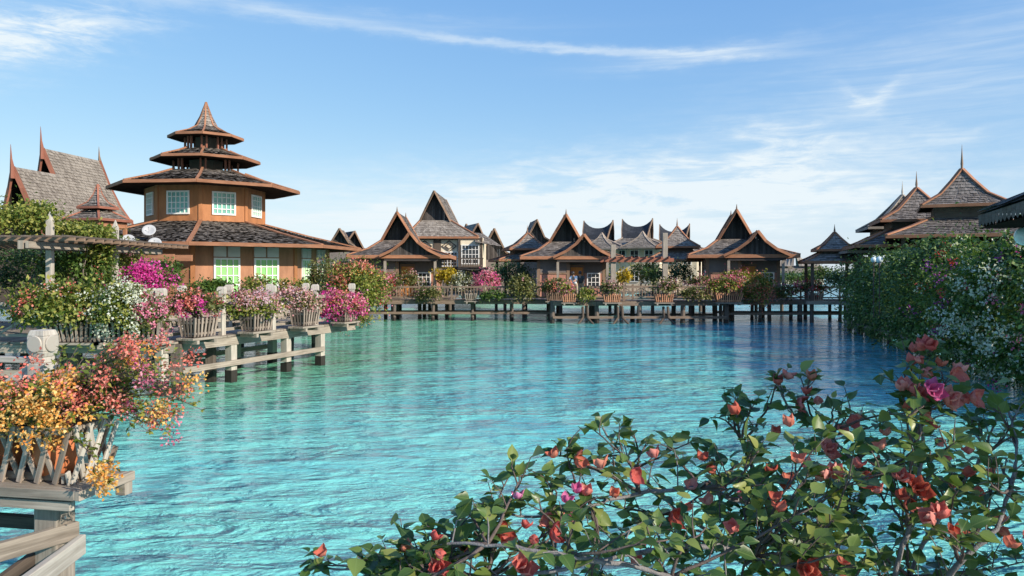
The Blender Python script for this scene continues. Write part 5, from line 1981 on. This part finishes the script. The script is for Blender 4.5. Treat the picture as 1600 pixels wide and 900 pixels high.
def lattice(a0, a1, nrm, n):
    """crossed slats between two bottom corners; outer layer leans one way, inner layer the other"""
    for k in range(-1, n + 1):
        for s, o in ((1, 0.0), (-1, -.022)):
            t0, t1 = (k + .15) / n, (k + .15 + s * 1.0) / n
            lo, hi = 0.0, 1.0
            if not (0 <= t0 <= 1):
                continue
            if t1 < -.03 or t1 > 1.03:
                hi = (1.03 - t0) / (t1 - t0) if t1 > 1 else (-.03 - t0) / (t1 - t0)
            p = a0.lerp(a1, t0) + nrm * o
            q = a0.lerp(a1, t0 + (t1 - t0) * hi) + nrm * (o + .045 * hi) + V((0, 0, (zt - zb) * hi * rnd.uniform(.98, 1.05)))
            m.beam(p, q, .018, .042, 0, (q - p).cross(nrm))


c00, c10, c11, c01 = N(bx0, by0, zb), N(bx1, by0, zb), N(bx1, by1, zb), N(bx0, by1, zb)
lattice(c00, c10, -v_, 9)
m.build('front_lattice', 'planter_slat', nb, bevel=.003)
m = MB()
lattice(c10, c11, u_, 3)
m.build('side_lattice', 'pale_wood', nb, bevel=.003)  # paler than the front: sun on this side is put into the colour
m = MB()
lattice(c11, c01, v_, 10)
m.build('back_lattice', 'planter_slat', nb)
m = MB()
for z, e in ((1.59, .022), (1.23, -.02)):
    for a, b, d in ((c00, c10, -v_), (c10, c11, u_), (c11, c01, v_), (c01, c00, -u_)):
        o = d * (e - .045) + V((0, 0, z - zb))
        m.beam(a + o, b + o, .022, .055)
m.build('inner_band', 'weathered_wood', nb)
for i, (uu, lab) in enumerate(((-.42, 'terracotta pot showing through the lattice, nearest the corner'), (-.92, 'terracotta pot in the lattice box beside the picture edge'))):
    c = N(uu, .25, 1.195)
    t = thing('terracotta_pot', lab, 'pot', c, 0, 'terracotta pots in the lattice box')
    m = MB()
    m.lathe([(.001, 0), (.11, 0), (.165, .08), (.185, .18), (.17, .28), (.15, .33), (.172, .345), (.172, .375), (.15, .375), (.14, .34), (.001, .33)], 28)
    m.build('pot_body', 'terracotta', t, True)
    m = MB()
    m.lathe([(.001, .355), (.14, .35)], 16)
    m.build('soil', 'soil', t)


# ------------------------------------------------------------------ detailed shrubs near the camera
def bez(a, b, c, n):
    return [a * (1 - t) ** 2 + b * 2 * t * (1 - t) + c * t * t for t in [i / (n - 1) for i in range(n)]]


def smooth_path(pts, per=5):
    """Catmull-Rom through points"""
    P_ = [pts[0] * 2 - pts[1]] + list(pts) + [pts[-1] * 2 - pts[-2]]
    out = []
    for i in range(1, len(P_) - 2):
        a, b, c, d = P_[i - 1:i + 3]
        for k in range(per):
            t = k / per
            out.append(.5 * ((2 * b) + (c - a) * t + (2 * a - 5 * b + 4 * c - d) * t * t + (3 * b - a - 3 * c + d) * t ** 3))
    out.append(P_[-2])
    return out


LT = [(-.16, .012), (0, .03), (.13, .25), (.32, .37), (.56, .31), (.80, .14), (1.0, .004)]


def leaf_mesh(name, recs, mat, parent):
    """recs: position, direction, normal, length; ovate folded leaf with a stalk"""
    n = len(recs)
    Pn = np.array([r[0] for r in recs])
    D = unit(np.array([r[1] for r in recs]))
    Nn = np.array([r[2] for r in recs])
    L = np.array([r[3] for r in recs])[:, None]
    S = unit(np.cross(D, Nn))
    Nn = np.cross(S, D)
    g = np.random.default_rng(3)
    curl = (g.random((n, 1)) * .34 - .04)
    fold = .18 + .35 * g.random((n, 1))
    wav = (g.random((n, 1)) - .5) * .16
    wid = .85 + .3 * g.random((n, 1))
    rows = len(LT)
    v = np.empty((n, rows * 3, 3))
    uvt = np.empty((rows * 3, 2))
    for i, (t, w) in enumerate(LT):
        for j, s in enumerate((-1, 0, 1)):
            zz = abs(s) * w * fold - curl * max(0, t) ** 2 + wav * s * t
            v[:, i * 3 + j] = Pn + L * (D * (t + .16) + S * (s * w * wid) + Nn * zz)
            uvt[i * 3 + j] = (.5 + s * w * 1.2, t)
    q = []
    for i in range(rows - 1):
        for j in range(2):
            q.append((i * 3 + j, i * 3 + j + 1, i * 3 + j + 4, i * 3 + j + 3))
    q = np.array(q)
    f = (q[None] + (np.arange(n) * rows * 3)[:, None, None]).reshape(-1, 4)
    uv = np.tile(uvt[q.ravel()], (n, 1))
    return mesh_np(name, v.reshape(-1, 3), f, mat, parent, None, True, uv)


def bloom_mesh(seed, flowers, mat, size=.037):
    """papery bracts in threes, a few flowers to a cluster"""
    g = random.Random(seed)
    vs, fs, uvs = [], [], []
    R5, C5 = 6, 5
    wp = [.10, .52, .74, .70, .42, .04]
    for q in range(flowers):
        ax = V((g.uniform(-.7, .7), g.uniform(-.7, .7), g.uniform(.2, 1))).normalized() if flowers > 1 else V((g.uniform(-.3, .3), g.uniform(-.3, .3), 1)).normalized()
        rot = V((0, 0, 1)).rotation_difference(ax).to_matrix()
        c = ax * (.006 if flowers == 1 else size * .55)
        ph = g.uniform(0, 6.28)
        opn = g.uniform(.28, .75)
        sz = size * g.uniform(.85, 1.2)
        for b in range(3):
            a = ph + b * 2.094 + g.uniform(-.2, .2)
            o = len(vs)
            rr = V((math.cos(a), math.sin(a), 0))
            tt = V((-math.sin(a), math.cos(a), 0))
            bend = g.uniform(-.15, .5)
            for i in range(R5):
                t = i / (R5 - 1)
                for j in range(C5):
                    s = (j / (C5 - 1) - .5) * 2
                    w = wp[i] * s
                    r_ = math.sin(opn) * t + .22 * math.sin(t * 3.1) * (1 - .6 * abs(s)) + bend * t * t * .35
                    z_ = math.cos(opn) * t
                    p = rr * r_ + tt * w * .62 + V((0, 0, z_)) - rr * (abs(s) ** 2 * .22 * math.sin(t * 3))
                    p += V((mnoise.noise(p * 4 + V((seed + q, b, 0))), mnoise.noise(p * 4 + V((0, seed + q, b + 5))), mnoise.noise(p * 4 + V((b, 3, seed))))) * .10
                    vs.append(rot @ (p * sz) + c)
            for i in range(R5 - 1):
                for j in range(C5 - 1):
                    k = o + i * C5 + j
                    fs.append((k, k + 1, k + C5 + 1, k + C5))
                    uvs += [(j / 4, i / 5), ((j + 1) / 4, i / 5), ((j + 1) / 4, (i + 1) / 5), (j / 4, (i + 1) / 5)]
    me = bpy.data.meshes.new('blossom')
    me.from_pydata([tuple(p) for p in vs], [], fs)
    me.materials.append(MATS[mat])
    ul = me.uv_layers.new(name='UVMap')
    ul.data.foreach_set('uv', [c for p in uvs for c in p])
    me.polygons.foreach_set('use_smooth', [True] * len(fs))
    me.update()
    return me


def grow(mb, path, r0, r1, leaves, g, ls, t_from=.3, spacing=.07, twig=(.05, .15), up=.35, mat=0, leaf_gap=.026, tipleaves=True, keep=1.0):
    n = len(path)
    mb.tube(path, [r0 + (r1 - r0) * (i / (n - 1)) ** .8 for i in range(n)], 6, mat)
    L = sum((b - a).length for a, b in zip(path, path[1:]))
    s, nxt, acc = 0.0, L * t_from, 0.0
    for a, b in zip(path, path[1:]):
        seg = (b - a).length
        while nxt < acc + seg:
            p = a.lerp(b, (nxt - acc) / max(1e-9, seg))
            tan = (b - a).normalized()
            frac = nxt / L
            d = (tan * .5 + V((g.uniform(-1, 1), g.uniform(-1, 1), g.uniform(-.5, 1) + up)) * .8).normalized()
            tl = g.uniform(*twig) * (1.15 - .5 * frac)
            q = p + d * tl * .5 + V((0, 0, g.uniform(-.01, .02)))
            e = p + d * tl + V((g.uniform(-.02, .02), g.uniform(-.02, .02), g.uniform(-.015, .03)))
            if g.random() < keep:
                mb.tube([p, q, e], [.0024, .0019, .0011], 4, mat, False)
                k = max(2, int(tl / leaf_gap))
                for i in range(k + 1):
                    f = .25 + .75 * i / k
                    c = p.lerp(q, f * 2) if f < .5 else q.lerp(e, f * 2 - 1)
                    side = d.cross(V((g.uniform(-.4, .4), g.uniform(-.4, .4), 1))).normalized() * (1 if i % 2 else -1)
                    ld = (d * g.uniform(.3, .9) + side * g.uniform(.5, 1) + V((g.uniform(-.3, .3), g.uniform(-.3, .3), g.uniform(-.65, .25)))).normalized()
                    ln = (V((0, 0, 1)) + V((g.uniform(-.6, .6), g.uniform(-.9, .4), g.uniform(-.2, .2)))).normalized()
                    leaves.append((c, ld, ln, ls * g.uniform(.5, 1.15)))
            nxt += spacing * g.uniform(.6, 1.4)
        acc += seg
    if tipleaves:
        tan = (path[-1] - path[-2]).normalized()
        for i in range(4):
            ld = (tan * .6 + V((g.uniform(-1, 1), g.uniform(-1, 1), g.uniform(-.5, .6)))).normalized()
            leaves.append((path[-1], ld, V((g.uniform(-.5, .5), -.4, 1)), ls * g.uniform(.45, .9)))


# --- the shaded shrub in the foreground
fg = random.Random(5)
FB = P(1345, 1277, 2.25)
shrub = thing('bougainvillea_shrub', 'shaded coral-flowered bougainvillea filling the lower right foreground', 'shrub', FB)
mb, mg, LV = MB(), MB(), []
rel = lambda px, py, D: P(px, py, D) - FB
top = [(480, 884), (560, 872), (640, 862), (700, 842), (745, 800), (800, 752), (860, 722), (920, 690), (1000, 682), (1060, 700), (1110, 655), (1180, 610), (1260, 605), (1320, 645), (1380, 668), (1420, 620), (1455, 590), (1500, 612), (1550, 650), (1660, 650)]


def ytop(px):
    for (a, ya), (b, yb) in zip(top, top[1:]):
        if a <= px <= b:
            return ya + (yb - ya) * (px - a) / (b - a)
    return 650


LIMBS = [
    [(1345, 1277, 2.25), (1342, 1130, 2.25), (1290, 960, 2.2), (1240, 888, 2.1), (1178, 872, 2.05), (1107, 853, 2.0), (1000, 862, 1.98), (900, 885, 1.95), (760, 905, 1.95), (640, 900, 2.0), (500, 888, 2.05)],
    [(1345, 1277, 2.25), (1342, 1130, 2.25), (1310, 930, 2.25), (1267, 860, 2.25), (1209, 807, 2.25), (1133, 775, 2.2), (1095, 763, 2.2), (1000, 770, 2.2), (925, 790, 2.15), (850, 808, 2.1), (770, 800, 2.1)],
    [(1345, 1277, 2.25), (1342, 1130, 2.25), (1440, 960, 2.2), (1500, 880, 2.1), (1555, 825, 2.1), (1580, 760, 2.15), (1588, 700, 2.2), (1575, 640, 2.3)],
    [(1345, 1277, 2.25), (1342, 1130, 2.25), (1330, 950, 2.35), (1310, 850, 2.4), (1350, 760, 2.4), (1330, 720, 2.4), (1290, 680, 2.4), (1235, 640, 2.4), (1215, 598, 2.4)],
    [(1345, 1277, 2.25), (1342, 1130, 2.25), (1390, 930, 2.2), (1420, 820, 2.2), (1440, 720, 2.2), (1440, 640, 2.2), (1440, 555, 2.2)],
    [(1345, 1277, 2.25), (1342, 1130, 2.25), (1240, 940, 2.4), (1140, 850, 2.45), (1060, 800, 2.45), (990, 730, 2.4), (940, 670, 2.35)],
    [(1345, 1277, 2.25), (1342, 1130, 2.25), (1200, 950, 2.0), (1050, 900, 1.85), (900, 870, 1.8), (760, 850, 1.85), (672, 852, 1.9)],
    [(1345, 1277, 2.25), (1342, 1130, 2.25), (1270, 900, 2.45), (1200, 780, 2.5), (1160, 690, 2.5), (1150, 622, 2.5)],
    [(1345, 1277, 2.25), (1342, 1130, 2.25), (1420, 900, 2.5), (1480, 790, 2.55), (1530, 720, 2.55), (1560, 650, 2.6)],
]
for i, l in enumerate(LIMBS):
    path = smooth_path([rel(*p) for p in l], 6)
    path = [p + V((fg.uniform(-1, 1), fg.uniform(-1, 1), fg.uniform(-1, 1))) * .004 for p in path]
    grow(mg, path, .013 if i < 3 else .011, .003, LV, fg, .053, .28, .075, (.06, .17))
TIPS = [(497, 882, 2.05), (570, 868, 2.0), (615, 890, 2.0), (640, 858, 1.95), (690, 880, 1.9), (735, 805, 2.0), (765, 800, 2.1), (795, 745, 2.1), (812, 742, 2.1), (825, 790, 2.0), (870, 712, 2.2), (885, 700, 2.2), (925, 672, 2.3), (985, 668, 2.35), (1045, 695, 2.35), (1012, 690, 2.3), (1110, 652, 2.45), (1150, 650, 2.45), (1175, 632, 2.4), (1215, 592, 2.4), (1232, 610, 2.4), (1265, 592, 2.4), (1300, 632, 2.35), (1330, 648, 2.4), (1372, 662, 2.4), (1418, 575, 2.2), (1455, 548, 2.2), (1490, 580, 2.25), (1415, 622, 2.15), (1455, 605, 2.1), (1505, 612, 2.3), (1540, 640, 2.4), (1590, 640, 2.4), (1625, 660, 2.3), (1080, 690, 2.4), (860, 760, 2.1), (900, 730, 2.2)]
for _ in range(104):
    px = fg.triangular(780, 1660, 1400)
    y0 = ytop(px) + 26
    TIPS.append((px, y0 + (940 - y0) * fg.random() ** 1.0, fg.uniform(1.75, 2.7)))
for _ in range(16):
    px = fg.uniform(540, 800)
    TIPS.append((px, ytop(px) + fg.uniform(10, 60), fg.uniform(1.85, 2.2)))
joints = [rel(*p) for l in LIMBS for p in l[1:-1]]
for (px, py, D) in TIPS:
    e = rel(px, py, D)
    js = sorted(joints, key=lambda j: (j - e).length + (.25 if j.z > e.z - .02 else 0))
    s = js[fg.choice((0, 0, 1, 2))]
    midp = s.lerp(e, .5) + V((fg.uniform(-.06, .06), fg.uniform(-.06, .06), fg.uniform(-.05, .05)))
    path = bez(s, midp, e, 9)
    path = [p + V((fg.uniform(-1, 1), fg.uniform(-1, 1), fg.uniform(-1, 1))) * .0035 for p in path]
    grow(mb, path, .0052, .0018, LV, fg, .051, .25, .062, (.04, .12), .3)
mg.build('limbs', 'grey_bark', shrub, True)
mb.build('twigs', 'twig_bark', shrub, True)
leaf_mesh('foliage', LV, 'near_leaf', shrub)
variants = {}
for mat in ('near_coral', 'near_pink', 'near_rust'):
    variants[mat] = [bloom_mesh(s * 7 + 1, f, mat) for s, f in enumerate((1, 1, 2, 2, 3, 3, 4))]
BL = [(868, 710, 2.18, 'r', 1), (887, 712, 2.18, 'r', 2), (671, 846, 1.88, 'c', 3), (684, 880, 1.9, 'c', 4), (505, 862, 2.03, 'r', 1), (639, 858, 1.95, 'r', 0), (732, 854, 1.95, 'r', 0), (811, 776, 2.0, 'p', 1), (877, 788, 2.05, 'p', 3), (900, 765, 2.1, 'p', 0), (916, 770, 2.1, 'c', 0), (858, 800, 2.05, 'c', 2), (898, 808, 2.05, 'c', 1), (848, 832, 2.0, 'c', 2), (772, 832, 2.0, 'r', 2), (818, 829, 2.0, 'c', 3), (815, 880, 1.95, 'c', 4), (1214, 594, 2.4, 'c', 0), (1229, 588, 2.4, 'c', 1), (1232, 616, 2.4, 'c', 2), (1267, 589, 2.4, 'r', 0), (1263, 618, 2.4, 'c', 3), (1211, 674, 2.35, 'r', 0), (1313, 672, 2.35, 'c', 1), (1283, 700, 2.35, 'c', 4), (1258, 726, 2.2, 'c', 1), (1298, 750, 2.0, 'c', 5), (1335, 735, 2.2, 'c', 3), (1346, 742, 2.2, 'r', 2), (1205, 746, 2.1, 'r', 3), (1228, 746, 2.15, 'r', 1), (1405, 748, 2.1, 'c', 4), (1428, 757, 2.1, 'r', 4), (1374, 765, 2.15, 'c', 1), (1420, 549, 2.2, 'c', 3), (1424, 573, 2.2, 'c', 3), (1454, 545, 2.15, 'c', 5), (1466, 567, 2.2, 'r', 1), (1484, 579, 2.2, 'c', 2), (1497, 578, 2.2, 'c', 1), (1414, 614, 2.1, 'c', 5), (1432, 626, 2.1, 'c', 4), (1449, 603, 2.05, 'p', 4), (1465, 618, 2.08, 'c', 4), (1424, 645, 2.12, 'r', 3), (1504, 612, 2.2, 'c', 2), (1512, 624, 2.2, 'c', 0), (1450, 672, 2.15, 'c', 3), (1386, 676, 2.3, 'r', 1), (1329, 656, 2.35, 'c', 2), (1343, 652, 2.35, 'r', 1), (1470, 815, 2.0, 'c', 5), (1484, 838, 2.0, 'r', 4), (1250, 882, 1.9, 'r', 4), (1308, 880, 1.9, 'r', 3), (1594, 846, 1.9, 'c', 4), (1572, 850, 1.95, 'r', 1), (1033, 806, 2.1, 'r', 2), (1072, 794, 2.15, 'r', 1), (1080, 756, 2.2, 'c', 1), (1124, 762, 2.25, 'c', 0), (1160, 772, 2.2, 'p', 0), (1424, 790, 2.2, 'c', 0), (1510, 748, 2.3, 'r', 3), (1562, 810, 2.2, 'r', 1), (1175, 700, 2.4, 'c', 0), (1514, 705, 2.3, 'c', 1), (1000, 850, 1.95, 'c', 1), (790, 850, 1.95, 'c', 1), (960, 770, 2.15, 'r', 0)]
for _ in range(22):
    px = fg.triangular(800, 1640, 1350)
    y0 = ytop(px) + 15
    BL.append((px, y0 + (885 - y0) * fg.random(), fg.uniform(1.85, 2.35), fg.choice('ccrrp' if px < 1000 else 'ccrrr'), fg.choice((0, 0, 1, 1, 2, 3))))
kind = {'c': 'near_coral', 'p': 'near_pink', 'r': 'near_rust'}
for i, (px, py, D, kk, vi) in enumerate(BL):
    o = bpy.data.objects.new('blossom', variants[kind[kk]][min(6, vi)])
    COL.objects.link(o)
    o.parent = shrub
    o.location = rel(px, py + 8, D)
    o.rotation_euler = (fg.uniform(.2, 1.0), fg.uniform(-.5, .5), fg.uniform(-.7, .7))
    s = fg.uniform(.85, 1.15)
    o.scale = (s, s, s)

# --- sunlit bougainvilleas growing in the lattice box
ng = random.Random(9)


def near_bush(label, base, tips, ls, fol, bl, seed, name='bougainvillea_bush', spacing=.06, group=G1, per=44, size=.026, cs=.034, r0=.007):
    root = thing(name, label, 'shrub', base, 0, group)
    g = random.Random(seed)
    gn = np.random.default_rng(seed)
    m, lv = MB(), []
    pos, mats_, idx = [], [], []
    for (px, py, D, flower) in tips:
        e = P(px, py, D) - V(base)
        s = V((g.uniform(-.05, .05), g.uniform(-.05, .05), 0))
        mid_ = s.lerp(e, .5) + V((g.uniform(-.05, .05), g.uniform(-.05, .05), .10 + .25 * abs(e.x)))
        grow(m, bez(s, mid_, e, 9), r0, .0018, lv, g, ls, .3, spacing, (.05, .13), .3, leaf_gap=.03)
        if flower:
            for c in range(g.choice((1, 2, 2, 3))):
                cc = e + V((g.gauss(0, .05), g.gauss(0, .05), g.gauss(.01, .045)))
                pos.append((cc, flower))
    m.build('stems', 'twig_bark', root, True)
    v = [r for r in lv]
    Pn = np.array([r[0] for r in v]); D_ = unit(np.array([r[1] for r in v])); Nn = np.array([r[2] for r in v]); L = np.array([r[3] for r in v])
    vv, ff = leaf_cards(Pn, D_, Nn, L, L * .62)
    mesh_np('foliage', vv, ff, fol, root)
    if pos:
        mats = sorted({f for _, f in pos})
        V_, M_ = [], []
        for cc, f in pos:
            pp = np.array(cc) + gn.normal(size=(per, 3)) * cs * g.uniform(.7, 1.25)
            o2 = unit(pp - np.array(cc))
            a, _ = leaf_cards(pp, unit(o2 + gn.normal(size=(per, 3)) * .5), unit(gn.normal(size=(per, 3)) + np.array([.3, -.4, .5])), size * (.6 + .7 * gn.random(per)), size * .85 * (.6 + .6 * gn.random(per)))
            V_.append(a)
            M_.append(np.full(per, mats.index(f)))
        vv = np.concatenate(V_)
        mesh_np('blossoms', vv, np.arange(len(vv)).reshape(-1, 4), mats, root, np.concatenate(M_))
    return root


tips = []
for _ in range(50):
    px, py = ng.uniform(-60, 128), ng.triangular(585, 688, 632)
    f = ng.choices(('bract_orange', 'bract_coral', None), (.5, .2, .3))[0]
    if py < 605 and px < 60:
        f = 'bract_coral'
    tips.append((px, py, ng.uniform(5.5, 6.1), f))
tips += [(165, 738, 5.62, 'bract_orange'), (168, 752, 5.6, 'bract_orange'), (75, 684, 5.55, 'bract_orange'), (40, 640, 5.5, 'bract_orange'), (90, 625, 5.5, 'bract_orange'), (110, 650, 5.5, 'bract_orange'), (20, 665, 5.5, 'bract_orange'), (60, 660, 5.5, 'bract_orange')]
near_bush('golden orange bougainvillea bulging out of the lattice box', N(-.72, .28, 1.52), tips, .062, 'leaf_yellowgreen', None, 21, per=64, size=.027, cs=.036)
tips = []
for (cx, cy, sx, sy, k) in ((165, 590, 45, 30, 9), (225, 582, 38, 24, 10), (195, 550, 30, 14, 8), (205, 622, 32, 20, 8), (255, 596, 34, 18, 7), (222, 656, 34, 18, 7), (130, 606, 30, 25, 6)):
    for _ in range(k):
        f = ng.choices(('bract_coral', 'bract_pink', 'bract_orange', None), (.34, .14, .06, .46))[0]
        tips.append((ng.gauss(cx, sx * .6), ng.gauss(cy, sy * .6), ng.uniform(5.6, 6.4), f))
tips += [(300, 632, 6.0, None), (315, 640, 6.0, None), (290, 610, 5.9, 'bract_coral'), (285, 560, 6.0, 'bract_coral'), (205, 542, 6.0, 'bract_coral'), (185, 548, 6.0, 'bract_coral'), (262, 676, 5.9, 'bract_pink'), (250, 660, 5.9, 'bract_coral'), (268, 648, 5.9, 'bract_orange')]
near_bush('coral bougainvillea with long sprays reaching over the water from the lattice box', N(-.42, .28, 1.52), tips, .056, 'leaf_yellowgreen', None, 22, spacing=.075)
tips = [(ng.uniform(85, 150), ng.uniform(540, 640), ng.uniform(6.0, 6.5), None) for _ in range(16)]
near_bush('sparse green shoots without flowers beside the carved railing post', N(-.62, .36, 1.52), tips, .062, 'leaf_yellowgreen', None, 23)
